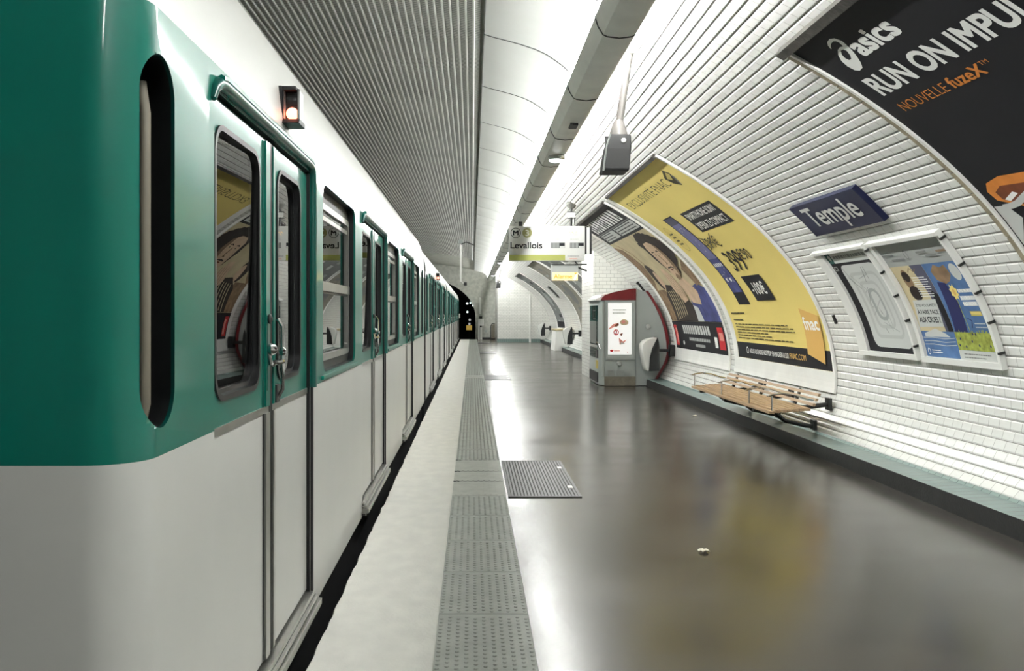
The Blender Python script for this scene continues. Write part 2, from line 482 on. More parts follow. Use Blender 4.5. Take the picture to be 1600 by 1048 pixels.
def build_vault():
    mb = MB(); rows = []; kinds = []
    s = S_LOW; bev, gr, dep = .013, .004, .006
    n = int((S_PANEL - S_LOW) / TILE_H) + 1
    for i in range(n):
        b = S_LOW + i * TILE_H
        for ds, off in ((gr / 2, -dep), (bev, 0.), (TILE_H - bev, 0.), (TILE_H - gr / 2, -dep)):
            rows.append((b + ds, off))
    nY = (Y0, Y1)
    pts = [[vw(y, s, off) for y in nY] for s, off in rows]
    mb.grid(pts, lambda i, j: 'grout' if i % 4 == 3 else 'white_tile')
    lut = {}
    def uvf(co, f):
        t = math.atan2((co.z - ZC) / (VB if co.z > ZC else VBL), (co.x - XC) / VA)
        i = max(0, min(len(_S) - 1, bisect.bisect_left(TH, t))); return (co.y, _S[i] - S_LOW)
    o = struct(mb.build('wall_right', weld=False, uvf=uvf, recalc=False))
    return o
wall_right = build_vault()

def build_ceiling():
    # perforated sheet with standing ribs along the tracks, following the vault over both tracks
    mb = MB(); s0 = S_PANEL + .02; s1 = s_at_x(-6.6); pitch = .066
    prof = []
    s = s0; base = .045
    while s < s1:
        prof += [(s, base), (s + .048, base), (s + .050, base + .020), (s + .064, base + .020)]
        s += pitch
    pts = [[vw(y, a, o) for y in (Y0, 40.5)] for a, o in prof]
    mb.grid(pts, lambda i, j: 'perforated' if i % 4 == 0 else 'rib_metal')
    o = mb.build('ceiling', weld=False); struct(o)
    mb = MB(); n = 40
    pts = [[vw(y, S_PANEL - .1 + (_S[-1] - .05 - S_PANEL + .1) * i / n) for y in (Y0, Y1)] for i in range(n + 1)]
    mb.grid(pts, 'plaster_grey'); struct(mb.build('wall_left', smooth=40))
build_ceiling()

def trims():
    mb = MB(); mb.box(.27, 3.49, Y0, Y1, -.3, 0, 'asphalt'); struct(mb.build('floor'))
    mb = MB()
    # light concrete edge with a slightly rough lip
    r = random.Random(3); ys = [Y0 + (Y1 - Y0) * i / 700 for i in range(701)]
    xs = [-.68 + r.uniform(-.006, .006) for _ in ys]
    mb.grid([[(-.16, y, 0.) for y in ys], [(xs[i] + .008, y, 0.) for i, y in enumerate(ys)], [(xs[i], y, -.012) for i, y in enumerate(ys)],
             [(-.66, y, -.10) for y in ys]], 'concrete_edge')
    struct(mb.build('trim_1', smooth=50))
    mb = MB(); mb.box(-.66, .27, Y0, Y1, -1.2, -.008, 'dark_stone'); struct(mb.build('floor_base'))
    # skirting: black riser, grey-green sloping tile ledge, small upper bead
    mb = MB()
    mb.quad([(3.49, Y0, 0), (3.49, Y1, 0), (3.50, Y1, .137), (3.50, Y0, .137)], 'dark_stone')
    mb.quad([(3.50, Y0, .137), (3.50, Y1, .137), (3.745, Y1, .146), (3.745, Y0, .146)], 'skirting_tile')
    mb.quad([(3.745, Y0, .146), (3.745, Y1, .146), (3.768, Y1, .172), (3.768, Y0, .172)], 'skirting_tile')
    mb.quad([(3.768, Y0, .172), (3.768, Y1, .172), (3.80, Y1, .172), (3.80, Y0, .172)], 'skirting_tile')
    struct(mb.build('baseboard_right', uvf=lambda c, f: (c.y, c.x * .01 + .5), recalc=False))
    mb = MB(); mb.box(-5.6, -.66, Y0, 75, -1.3, -1.2, 'track_dark'); struct(mb.build('ground'))
    mb = MB(); mb.box(-10.2, -5.6, Y0, Y1, -1.3, 0, 'track_dark'); struct(mb.build('floor_far'))
    mb = MB(); mb.box(-10.3, 4.3, Y0 - .2, Y0, -1.3, 4.6, 'plaster_white'); struct(mb.build('wall_back'))
trims()

def end_walls():
    # grey end wall with the tunnel mouth
    ax, bz, zc, xc = 3.25, 2.20, 1.30, -3.07
    arch = [(xc + ax, -1.2), (xc + ax, zc)] + [(xc + ax * math.cos(PI * i / 24), zc + bz * math.sin(PI * i / 24)) for i in range(1, 24)] + [(xc - ax, zc), (xc - ax, -1.2)]
    outer = [(4.3, -1.2), (4.3, zc)] + [(xc + 7.37 * math.cos(PI * i / 24), max(zc, zc + 3.3 * math.sin(PI * i / 24))) for i in range(1, 24)] + [(-10.4, zc), (-10.4, -1.2)]
    mb = MB(); n = len(arch)
    V = [(p[0], Y1, p[1]) for p in arch] + [(p[0], Y1, p[1]) for p in outer] + [(p[0], Y1 + .4, p[1]) for p in arch]
    F = [(i, i + 1, n + i + 1, n + i) for i in range(n - 1)] + [(i, i + 1, 2 * n + i + 1, 2 * n + i) for i in range(n - 1)]
    mb.add(V, F, 'plaster_grey')
    mb.box(.30, 1.40, Y1 - .03, Y1, 0, .11, 'dark_stone')
    struct(mb.build('wall_end', recalc=False))
    mb = MB()
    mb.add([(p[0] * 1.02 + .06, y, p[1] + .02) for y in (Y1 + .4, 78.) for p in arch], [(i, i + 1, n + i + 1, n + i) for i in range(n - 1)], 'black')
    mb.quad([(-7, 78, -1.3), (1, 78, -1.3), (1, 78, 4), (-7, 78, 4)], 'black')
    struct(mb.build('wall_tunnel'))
    # white tiled wall that closes the platform
    mb = MB(); xs = 1.30
    pts = [(xs, 0)] + [(3.52, 0), (3.76, .17)] + [(vw(0, s)[0], vw(0, s)[2]) for s in [-.45 + k * .2 for k in range(30)] if vw(0, s)[0] > xs] + [(xs, 3.52)]
    mb.prism(pts, 'y', YE, Y1, 'white_tile_flat')
    struct(mb.build('wall_front', uvf=lambda c, f: (c.x + c.y, c.z)))
    mb = MB(); mb.box(xs - .03, 3.5, YE - .04, YE, 0, .16, 'skirting_tile')
    struct(mb.build('baseboard_front', uvf=lambda c, f: (c.x, .5)))
    mb = MB(); mb.box(2.93, 2.99, YE - .06, YE, .0, 2.45, 'white_paint'); mb.box(2.91, 3.01, YE - .07, YE, .0, .3, 'white_paint')
    struct(mb.build('trim_2', bevel=.01))
    # tiled pier behind the vending machine
    mb = MB(); xs = 2.64; y0, y1 = 19.55, 21.6
    pts = [(xs, 0), (3.52, 0), (3.80, .2)] + [(vw(0, s)[0] + .01, vw(0, s)[2]) for s in [-.45 + k * .15 for k in range(40)] if vw(0, s)[0] > xs] + [(xs, 2.86)]
    mb.prism(pts, 'y', y0, y1, 'white_tile_flat')
    struct(mb.build('wall_pier', uvf=lambda c, f: (c.x + c.y, c.z)))
end_walls()

# ------------------------------------------------------------------ vault panels and the light trunk
def vault_panels():
    first = None
    for k in range(-8, 25):
        ya = 7.72 + 1.75 * k; yb = ya + 1.72
        if yb > Y1: break
        if first is None:
            mb = MB()
            key = [(.104, 3.862), (.19, 3.836), (.30, 3.808), (.42, 3.775), (.545, 3.733), (.64, 3.688), (.724, 3.632), (.79, 3.582), (.835, 3.538), (.868, 3.49)]
            bot = key[::-1]; n = len(bot) - 1
            mid = 1.72
            mb.grid([[(p[0], ya, p[1]) for p in bot], [(p[0], ya + mid - .03, p[1]) for p in bot]], 'vault_panel')
            mb.grid([[(p[0], ya + mid - .03, p[1]) for p in bot], [(p[0], yb, p[1] - .012) for p in bot], [(p[0], yb, p[1] + .03) for p in bot]], 'vault_panel')
            mb.grid([[(p[0], ya, p[1]) for p in bot], [(p[0], ya, p[1] + .03) for p in bot]], 'panel_edge')
            mb.tube([(p[0], ya + .004, p[1] + .004) for p in bot], .014, 'panel_edge', 6)
            c = bot[n]; mb.box(c[0] - .004, c[0] + .002, ya, yb, c[1] - .004, c[1] + .032, 'panel_edge')
            o = mb.build('vault_panel', origin=(.5, ya, 3.7), smooth=40, recalc=False)
            tag(o, 'white curved metal panel in the row between the ribbed ceiling and the light duct', 'ceiling panel', 'curved white panels along the vault')
            first = o
        else:
            c = first.copy(); COL.objects.link(c); c.location = (.5, ya, 3.7)
vault_panels()

def light_trunk():
    prof = [(.835, 3.46), (.817, 3.43), (.840, 3.36), (.872, 3.308), (.90, 3.296), (.98, 3.286), (1.06, 3.296), (1.088, 3.31), (1.105, 3.36), (1.11, 3.44), (1.06, 3.45), (.98, 3.48), (.90, 3.46)]
    base = None
    for k in range(-5, 26):
        ya = 5.97 + 1.75 * k
        if ya + 1.74 > Y1: break
        loc = (.98, ya, 3.30)
        slot = k == 2
        lens = k in (2 + 0, 8, 14, 20) and False
        if base is None:
            t = thing('light_duct', 'grey metal section of the long lighting duct with plain underside', 'lighting duct', loc, 'lighting duct sections along the platform')
            mb = MB()
            mb.grid([[(p[0], y, p[1]) for p in prof] for y in (ya + .012, ya + 1.738)], 'trunk_metal', closed=True)
            mb.build('cover', t, smooth=25)
            mb = MB(); cx, cz = .972, 3.40
            pj = [(cx + (p[0] - cx) * 1.0 * .985, cz + (p[1] - cz) * .97) for p in prof]
            mb.grid([[(p[0], y, p[1]) for p in pj] for y in (ya - .006, ya + .02)], 'trunk_joint', closed=True)
            mb.tube([(.875, ya - .001, 3.306), (.90, ya - .001, 3.2945), (.98, ya - .001, 3.284), (1.06, ya - .001, 3.2945), (1.086, ya - .001, 3.308)], .0045, 'trunk_joint', 6)
            mb.tube([(.832, ya - .001, 3.455), (.815, ya - .001, 3.43), (.838, ya - .001, 3.36), (.872, ya - .001, 3.306)], .0045, 'trunk_joint', 6)
            mb.build('joint_band', t, smooth=30)
            mb = MB(); mb.box(.95, 1.01, ya + .82, ya + .88, 3.44, 3.58, 'aluminium'); mb.build('hanger', t)
            for x, z in ((.838, 3.500), (1.128, 3.476)):
                mb = MB(); mb.tube([(x, ya + .06, z), (x, ya + 1.69, z)], .012, 'tube_light' if x > 1 else 'tube_light_soft', 8); mb.build('fluorescent_tube', t, smooth=50)
            base = t
        else:
            dup(base, loc)
    return base
light_trunk()

def duct_details():
    # lit round lenses set under the duct, and a small dark slot
    for n, (y, lab) in enumerate(((10.45, 'bright round lamp under the lighting duct ahead of the hanging destination sign'),
                                  (21.0, 'small lit lamp under the lighting duct just beyond the destination sign'),
                                  (31.6, 'small lit lamp under the duct above the middle of the far platform'),
                                  (42.2, 'tiny lit lamp under the duct near the white end wall'))):
        t = thing('duct_lamp', lab, 'lamp', (.98, y, 3.28), 'round lamps under the lighting duct')
        mb = MB(); mb.lathe([(.098, .03), (.105, .0), (.098, -.012), (.086, -.016)], (.98, y, 3.255), 'z', 'aluminium', 24); mb.build('bezel', t, smooth=40)
        mb = MB(); mb.lathe([(.086, .0), (.084, -.014), (.06, -.03), (.02, -.038)], (.98, y, 3.248), 'z', 'lens_light', 24); mb.build('lens', t, smooth=60)
    mb = MB(); mb.box(.945, 1.02, 8.62, 8.80, 3.262, 3.285, 'black')
    tag(mb.build('sensor_slot', origin=(.98, 8.7, 3.28), bevel=.004), 'short black slot fixed under the lighting duct before the round lamp', 'sensor')
duct_details()

# ------------------------------------------------------------------ tactile strip and hatches
SX0, SX1 = -.1625, .271
def strip():
    edges = []; y = 4.30 - .70 * 17
    ys = []
    while y < 7.0: ys.append((y, y + .70, 0)); y += .70
    ys[-1] = (ys[-1][0], 7.10, 0)
    ys += [(7.10, 7.72, 1), (7.72, 8.19, 2), (8.19, 8.83, 3)]
    y = 8.83
    while y < 19.4: ys.append((y, y + .70, 0)); y += .70
    ys += [(y, y + .45, 4)]; y += .45; ys += [(y, y + .5, 5)]; y += .5
    while y + .7 < Y1: ys.append((y, y + .70, 0)); y += .70
    base = None
    def slab(mb, a, b, m):
        mb.box(SX0 + .002, SX1 - .004, a + .005, b - .005, -.008, .010, m)
    def studs(mb, a, b, m, nx, ny):
        for i in range(nx):
            for j in range(ny):
                x = SX0 + .018 + (SX1 - SX0 - .036) * i / (nx - 1); yy = a + .03 + (b - a - .06) * (j + (.5 if i % 2 else 0)) / ny
                n0 = len(mb.v)
                for r, z in ((.0105, .0095), (.0065, .0145)):
                    for q in range(6):
                        mb.v.append((x + r * math.cos(q * PI / 3), yy + r * math.sin(q * PI / 3), z))
                for q in range(6): mb.face((n0 + q, n0 + (q + 1) % 6, n0 + 6 + (q + 1) % 6, n0 + 6 + q), m)
                mb.face([n0 + 6 + q for q in range(6)], m)
    for a, b, k in ys:
        if k == 0 and abs(b - a - .7) < .02:
            if base is None:
                mb = MB(); slab(mb, a, a + .7, 'tactile'); studs(mb, a, a + .7, 'tactile', 11, 14)
                base = mb.build('tactile_plate', origin=(.054, a, 0), weld=False, recalc=False)
                tag(base, 'grey studded tactile plate in the strip along the platform edge', 'tactile plate', 'studded plates of the tactile strip')
            else:
                c = base.copy(); COL.objects.link(c); c.location = (.054, a, 0)
        else:
            lab = {1: 'ribbed access plate in the tactile strip beside the near floor grate, closest of three', 2: 'shortest ribbed access plate in the tactile strip, middle one beside the near floor grate',
                   3: 'ribbed access plate in the tactile strip by the far end of the near grate', 4: 'ribbed access plate in the tactile strip beside the second floor grate',
                   5: 'ribbed access plate in the strip at the far end of the second grate', 0: 'slightly longer studded tactile plate just before the ribbed access plates'}[k]
            mb = MB(); slab(mb, a, b, 'tactile_flat')
            for i in range(9):
                x = SX0 + .03 + (SX1 - SX0 - .06) * i / 8; mb.box(x - .008, x + .008, a + .02, b - .02, .0095, .0125, 'tactile_flat')
            if k:
                mb.box(SX0 + .0, SX0 + .05, b - .03, b - .004, .009, .0135, 'black')
                mb.box(SX0 + .0, SX1 - .004, b - .011, b - .003, .006, .0108, 'black')
            tag(mb.build('tactile_plate', origin=(.054, a, 0)), lab, 'access plate')
strip()

def hatches():
    for x0, x1, y0, y1, lab in ((.285, .865, 7.07, 8.80, 'dark floor grate set in the platform beside the tactile strip, nearest the camera'),
                                (.285, .86, 19.6, 21.0, 'dark floor grate beside the tactile strip, level with the vending machine'),
                                (.285, .86, 32.6, 34.2, 'dark floor grate beside the tactile strip, far along the platform'),
                                (.285, .86, 43.6, 45.0, 'thin dark floor grate by the tactile strip close to the white end wall')):
        t = thing('floor_grate', lab, 'floor grate', ((x0 + x1) / 2, (y0 + y1) / 2, 0), 'floor grates along the tactile strip')
        mb = MB(); f = .022
        mb.box(x0, x1, y0, y0 + f, -.001, .009, 'hatch_metal'); mb.box(x0, x1, y1 - f, y1, -.001, .009, 'hatch_metal')
        mb.box(x0, x0 + f, y0 + f, y1 - f, -.001, .009, 'hatch_metal'); mb.box(x1 - f, x1, y0 + f, y1 - f, -.001, .009, 'hatch_metal')
        mb.build('frame', t)
        mb = MB(); mb.box(x0 + f, x1 - f, y0 + f, y1 - f, -.001, .002, 'black')
        n = 20; m = 44
        for i in range(n):
            x = x0 + f + (x1 - x0 - 2 * f) * (i + .5) / n; mb.box(x - .008, x + .008, y0 + f, y1 - f, .002, .0075, 'hatch_metal')
        for j in range(m):
            y = y0 + f + (y1 - y0 - 2 * f) * (j + .5) / m; mb.box(x0 + f, x1 - f, y - .007, y + .007, .002, .007, 'hatch_metal')
        mb.build('grating', t, weld=False)
        for yy in (y0 + .35, y1 - .45):
            mb = MB(); mb.box(x1 - .07, x1 - .03, yy, yy + .09, .0075, .0105, 'aluminium'); mb.build('lift_handle', t)
hatches()

# ------------------------------------------------------------------ the train
SX = -.77
SILL, BELT, HEAD, TOP = .032, 1.10, 2.12, 2.16
def roof_prof(drop):
    pts = [(-.77, TOP), (-.775, 2.26), (-.79, 2.38), (-.82, 2.50), (-.862, 2.60), (-.93, 2.69), (-1.05, 2.785), (-1.25, 2.86), (-1.6, 2.91), (-1.97, 2.925)]
    return [(x, TOP + (z - TOP) * (1 - drop)) for x, z in pts]
DW = .785
def car_body(root, y0, y1, doors, wins, front, drop):
    mb = MB()
    def rect(a, b, z0, z1, m):
        mb.quad([(SX, a, z0), (SX, b, z0), (SX, b, z1), (SX, a, z1)], m)
    def holed(a, b, z0, z1, hole, m):
        out = [(a, z0), (b, z0), (b, z1), (a, z1)]
        loops = [[Vector((p[0], p[1], 0)) for p in out], [Vector((p[0], p[1], 0)) for p in hole]]
        pts = out + hole
        mb.add([(SX, p[0], p[1]) for p in pts], tessellate_polygon(loops), m)
        n = len(hole)
        mb.add([(SX, p[0], p[1]) for p in hole] + [(SX - .012, p[0], p[1]) for p in hole], [(i, (i + 1) % n, n + (i + 1) % n, n + i) for i in range(n)], m)
        mb.add([(SX - .012, p[0], p[1]) for p in hole] + [(SX - .075, p[0], p[1]) for p in hole], [(i, (i + 1) % n, n + (i + 1) % n, n + i) for i in range(n)], 'rubber')
    ys = front if front else y0
    segs = []; a = ys
    for c in doors: segs.append((a, c - DW)); a = c + DW
    segs.append((a, y1))
    rect(ys, y1, SILL, .13, 'train_white')
    teal_to = 3.95 if front else -99
    for a, b in segs:
        rect(a, b, .13, BELT, 'train_white')
        ws = [w for w in wins if a < w[0] < b]; p = a
        for c, hw in ws:
            q = c + hw + .06 if w_last(ws, c) else (c + hw + .06)
            rect(p, c - hw - .06, BELT, TOP, 'train_teal')
            holed(c - hw - .06, c + hw + .06, BELT, TOP, rrect(c - hw, c + hw, 1.145, 2.125, .09), 'train_teal')
            p = q
        rect(p, b, BELT, TOP, 'train_teal')
        # door pocket returns
    for c in doors:
        rect(c - DW, c + DW, HEAD, TOP, 'train_teal')
        for s in (-1, 1):
            y = c + s * DW
            mb.quad([(SX, y, .13), (SX - .06, y, .13), (SX - .06, y, BELT), (SX, y, BELT)], 'rubber')
            mb.quad([(SX, y, BELT), (SX - .06, y, BELT), (SX - .06, y, HEAD), (SX, y, HEAD)], 'rubber')
        mb.quad([(SX, c - DW, HEAD), (SX, c + DW, HEAD), (SX - .06, c + DW, HEAD), (SX - .06, c - DW, HEAD)], 'rubber')
    rp = roof_prof(drop)
    far = [(-3.94 - x, z) for x, z in reversed(rp[:-1])] + [(-3.17, SILL)]
    if not front:
        full = rp + far
        mb.grid([[(x, y, z) for y in (y0, y1)] for x, z in full], 'train_white')
    else:
        # near end: the flank wraps round a tight corner into the cab front
        r = .13; yF = 2.06
        N = 10
        def per(d):
            xs, yf = SX - d, yF + d * .9
            P = [(-3.17 + d, yf), (-1.97, yf), (-1.2, yf)]
            rr = r + d * .3
            for i in range(N + 1):
                a = PI / 2 * i / N
                P.append((xs - rr + rr * math.sin(a), yf + rr - rr * math.cos(a)))
            P += [(xs, front), (xs, 3.95), (xs, y1)]
            return P
        # vertical band (below the roof) of the nose, holed for the slim side window
        L = [0.]; P0 = [p for p in per(0) if p[1] <= front + 1e-6]
        for i in range(1, len(P0)): L.append(L[-1] + math.dist(P0[i], P0[i - 1]))
        def at(t):
            i = max(1, min(len(L) - 1, bisect.bisect_left(L, t))); f = (t - L[i - 1]) / (L[i] - L[i - 1])
            return (P0[i - 1][0] + f * (P0[i][0] - P0[i - 1][0]), P0[i - 1][1] + f * (P0[i][1] - P0[i - 1][1]))
        Tm = L[-1]
        t_side = Tm - (front - (yF + r))        # where the flank starts
        ta, tb = t_side - .070, t_side + .128
        hole = rrect(ta, tb, 1.168, 2.09, (tb - ta) / 2 - .001, 8)
        out = [(0, BELT), (Tm, BELT), (Tm, 2.20), (0, 2.20)]
        bm = bmesh.new(); pts = out + hole
        bv = [bm.verts.new((p[0], p[1], 0)) for p in pts]
        for f in tessellate_polygon([[Vector((p[0], p[1], 0)) for p in out], [Vector((p[0], p[1], 0)) for p in hole]]):
            bm.faces.new([bv[i] for i in f])
        for c in [t_side - r * PI / 2 * k / 12 for k in range(13)]:
            bmesh.ops.bisect_plane(bm, geom=bm.verts[:] + bm.edges[:] + bm.faces[:], plane_co=(c, 0, 0), plane_no=(1, 0, 0))
        bm.verts.index_update()
        mb.add([(*at(v.co.x), v.co.y) for v in bm.verts], [[v.index for v in f.verts] for f in bm.faces], 'train_teal'); bm.free()
        n = len(hole)
        din = Vector((-.030, .016)); 
        def rim(d0, d1, m):
            A = []
            for d in (d0, d1):
                for p in hole:
                    q = at(p[0]); A.append((q[0] - .85 * d, q[1] + .5 * d, p[1]))
            mb.add(A, [(i, (i + 1) % n, n + (i + 1) % n, n + i) for i in range(n)], m)
        rim(0, .014, 'train_teal_dark'); rim(.014, .16, 'rubber')
        q = [at(p[0]) for p in hole]
        mb.add([(a[0] - .85 * .16, a[1] + .5 * .16, p[1]) for a, p in zip(q, hole)], tessellate_polygon([[Vector((p[0], p[1], 0)) for p in hole]]), 'rubber')  # added black back, stands in for the unlit cab behind
        # lower white nose
        Pz = [p for p in per(0) if p[1] <= front + 1e-6]
        mb.grid([[(p[0], p[1], z) for p in Pz] for z in (SILL, BELT)], 'train_white')
        # cantrail and roof
        lv = [(0., 2.20)] + [(SX - x, z) for x, z in rp[1:]]
        rows = [[(p[0], p[1], z) for p in per(min(d, .95))] for d, z in lv]
        rows = [[(max(x, -1.97) if False else x, y, z) for x, y, z in r_] for r_ in rows]
        nP = len(rows[0])
        mb.grid(rows, 'train_white')
        rect(front, 3.95, TOP, 2.20, 'train_teal'); rect(3.95, y1, TOP, 2.20, 'train_white')
        mb.grid([[(x, y, z) for y in (yF + .3, y1)] for x, z in far], 'train_white')
    # closed ends
    loop = [(SX, SILL)] + rp + far
    for y in ([y1] if front else [y0, y1]):
        mb.prism(loop, 'y', y - .004, y + .004, 'interior_dark')
    return mb.build('body', root, smooth=32, recalc=False)
def w_last(ws, c): return ws[-1][0] == c

def door_leaf(root, yc, s):
    """one sliding leaf, seam at yc; s=-1 is the leaf nearer the camera"""
    mb = MB(); xo, xi = SX - .014, SX - .050
    y0, y1 = (yc - DW + .012, yc - .012) if s < 0 else (yc + .012, yc + DW - .012)
    wa, wb = (yc - .735, yc - .185) if s < 0 else (yc + .135, yc + .59)
    hole = rrect(wa, wb, 1.195, 2.02, .075)
    loops = [[Vector((p[0], p[1], 0)) for p in L_] for L_ in ([(y0, BELT), (y1, BELT), (y1, HEAD - .01), (y0, HEAD - .01)], hole)]
    pts = [(y0, BELT), (y1, BELT), (y1, HEAD - .01), (y0, HEAD - .01)] + hole
    tr = tessellate_polygon(loops)
    mb.add([(xo, p[0], p[1]) for p in pts], tr, 'train_teal'); mb.add([(xi, p[0], p[1]) for p in pts], tr, 'interior_cream')
    n = len(hole)
    mb.add([(xo, p[0], p[1]) for p in hole] + [(xi, p[0], p[1]) for p in hole], [(i, (i + 1) % n, n + (i + 1) % n, n + i) for i in range(n)], 'rubber')
    for a, b, m in ((.15, 1.075, 'train_white'),):
        mb.box(xi, xo, y0, y1, a, b, m)
    mb.box(xi, xo + .004, y0, y1, 1.075, BELT, 'aluminium')
    # edge post by the seam
    e0, e1 = (yc - .115, yc - .095) if s < 0 else (yc + .06, yc + .075)
    mb.box(xo - .01, xo + .003, e0, e1, .15, 1.075, 'rubber'); mb.box(xo - .01, xo + .003, e0, e1, BELT, HEAD - .02, 'train_teal_dark')
    a0, a1 = (yc - .093, yc - .030) if s < 0 else (yc + .030, yc + .058)
    mb.box(xo - .01, xo + .010, a0, a1, .15, 1.075, 'aluminium'); mb.box(xo - .01, xo + .010, a0, a1, BELT, HEAD - .02, 'train_teal')
    d = mb.build('door', root, origin=(SX, yc, 0), smooth=30)
    # gasket
    mb = MB(); o = rrect(wa - .018, wb + .018, 1.177, 2.038, .093)
    mb.ring(o, hole, 'x', xo - .004, xo + .007, 'rubber'); h2 = rrect(wa + .014, wb - .014, 1.209, 2.006, .061)
    mb.ring(hole, h2, 'x', xi + .004, xi + .016, 'rubber')
    mb.build('gasket', d, origin=(SX, yc, 0), smooth=30)
    mb = MB(); mb.box(xi + .010, xi + .015, wa - .01, wb + .01, 1.19, 2.03, 'glass')
    if s < 0:      # tilt added so the pane mirrors the yellow billboard
        ym = (wa + wb) / 2; mb.v = [(x + (y - ym) * .026 + (z - 1.6) * .018, y, z) for x, y, z in mb.v]
    mb.build('pane', d, origin=(SX, yc, 0))
    mb = MB()
    b0, b1 = (yc - .028, yc + .002) if s < 0 else (yc + .004, yc + .028)
    mb.box(xi, xo + .006, b0, b1, .15, HEAD - .012, 'rubber'); mb.build('edge_seal', d, origin=(SX, yc, 0), bevel=.004)
    mb = MB()
    if s < 0:
        mb.lathe([(.012, 0), (.020, .006), (.024, .02), (.016, .034), (.004, .04)], (xo + .006, yc - .062, 1.315), 'x', 'chrome', 14)
        mb.tube([(xo + .012, yc - .062, 1.30), (xo + .02, yc - .062, 1.26), (xo + .02, yc - .03, 1.255)], .009, 'chrome', 8)
        mb.box(xo + .004, xo + .012, yc - .08, yc - .045, 1.16, 1.42, 'train_teal_dark')
        mb.lathe([(.015, 0), (.02, .012), (.008, .02)], (xo + .006, yc - .062, 1.43), 'x', 'dark_metal', 10)
    else:
        mb.tube([(xo + .012, yc + .10, 1.12), (xo + .03, yc + .10, 1.15), (xo + .03, yc + .10, 1.40), (xo + .012, yc + .10, 1.43)], .008, 'chrome', 8)
        mb.tube([(xo + .012, yc - .02, 1.262), (xo + .034, yc + .01, 1.262), (xo + .034, yc + .10, 1.262)], .010, 'chrome', 8)
        mb.lathe([(.012, 0), (.017, .006), (.018, .016), (.010, .024)], (xo + .02, yc + .10, 1.30), 'x', 'chrome', 12)
        mb.box(xo, xo + .014, yc + .065, yc + .13, 1.10, 1.17, 'rubber')
    mb.build('handle', d, origin=(SX, yc, 0), smooth=40)
    return d

def door_gutter(root, yc):
    mb = MB()
    a, b = yc - DW, yc + DW
    path = [(a - .03, 2.085), (a - .012, 2.12), (a + .02, 2.142), (a + .06, 2.15)] + [(a + .06 + (b - a - .1) * k / 8, 2.15) for k in range(1, 9)] + [(b + .0, 2.14), (b + .025, 2.11), (b + .03, 2.05), (b + .03, 1.6), (b + .03, BELT)]
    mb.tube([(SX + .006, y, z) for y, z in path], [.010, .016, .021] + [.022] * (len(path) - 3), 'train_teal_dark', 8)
    mb.tube([(SX + .016, y, z + .016) for y, z in path[2:13]], .012, 'train_teal', 6)  # lighter teal bead added as the gutter's highlight
    mb.box(SX - .01, SX + .012, b + .012, b + .034, .13, BELT, 'rubber')
    mb.box(SX - .01, SX + .006, b + .034, b + .042, .13, BELT, 'aluminium')
    mb.build('door_frame', root, origin=(SX, yc, 0), smooth=50)
    mb = MB()
    for k, (x, z0, z1) in enumerate(((.050, .060, .092), (.034, .098, .112), (.018, .118, .134))):
        mb.box(SX - .05, SX + x, a - .03, b + .05, z0, z1, 'aluminium')
    mb.box(SX - .05, SX + .03, a - .03, b + .05, .040, .062, 'dark_metal')
    mb.box(SX - .05, SX + .020, a - .02, b + .04, .090, .120, 'dark_metal')
    mb.build('door_sill', root, origin=(SX, yc, 0), bevel=.004)

def side_window(root, yc, hw):
    x = SX - .045
    mb = MB()
    o = rrect(yc - hw + .002, yc + hw - .002, 1.147, 2.123, .088); i = rrect(yc - hw + .05, yc + hw - .05, 1.195, 2.05, .05)
    mb.ring(o, i, 'x', x - .02, x, 'rubber')
    o2 = rrect(yc - hw + .05, yc + hw - .05, 1.195, 2.05, .05); i2 = rrect(yc - hw + .085, yc + hw - .085, 1.23, 2.015, .04)
    mb.ring(o2, i2, 'x', x - .016, x + .010, 'aluminium')
    mb.box(x - .014, x + .014, yc - hw + .05, yc + hw - .05, 1.575, 1.625, 'aluminium')
    mb.box(x - .014, x + .006, yc - hw + .085, yc + hw - .085, 1.562, 1.575, 'rubber')
    mb.box(x - .014, x + .004, yc - hw + .085, yc + hw - .085, 1.96, 1.985, 'aluminium')
    w = mb.build('window', root, origin=(SX, yc, 0), smooth=30)
    for z0, z1 in ((1.225, 1.565), (1.622, 2.02)):
        mb = MB(); mb.box(x - .010, x - .004, yc - hw + .08, yc + hw - .08, z0, z1, 'glass'); mb.build('pane', w, origin=(SX, yc, 0))
    mb = MB(); mb.box(SX - .005, SX + .014, yc - hw - .05, yc + hw + .05, 1.112, 1.132, 'train_teal'); mb.build('drip_rail', w, origin=(SX, yc, 0), bevel=.004)
    return w

def car_inside(root, y0, y1, doors, lamps):
    mb = MB()
    mb.box(-3.10, SX - .08, y0 + .06, y1 - .06, .08, .15, 'interior_floor')
    mb.box(-3.10, SX - .10, y0 + .06, y1 - .06, 2.36, 2.42, 'interior_cream')
    mb.box(-3.12, -3.08, y0 + .06, y1 - .06, .1, 1.15, 'interior_cream')
    mb.box(-3.12, -3.08, y0 + .06, y1 - .06, 2.05, 2.4, 'interior_cream')
    mb.box(-3.13, -3.10, y0 + .06, y1 - .06, 1.15, 2.05, 'interior_dark')
    for c in doors:
        for s in (-1, 1): mb.box(-3.12, -3.06, c + s * .95 - .16, c + s * .95 + .16, .15, 2.36, 'interior_cream')
    mb.build('interior', root)
    if lamps:
        mb = MB(); mb.box(-1.55, -1.42, y0 + .5, y1 - .5, 2.335, 2.36, 'interior_lamp'); mb.build('ceiling_lamp', root)

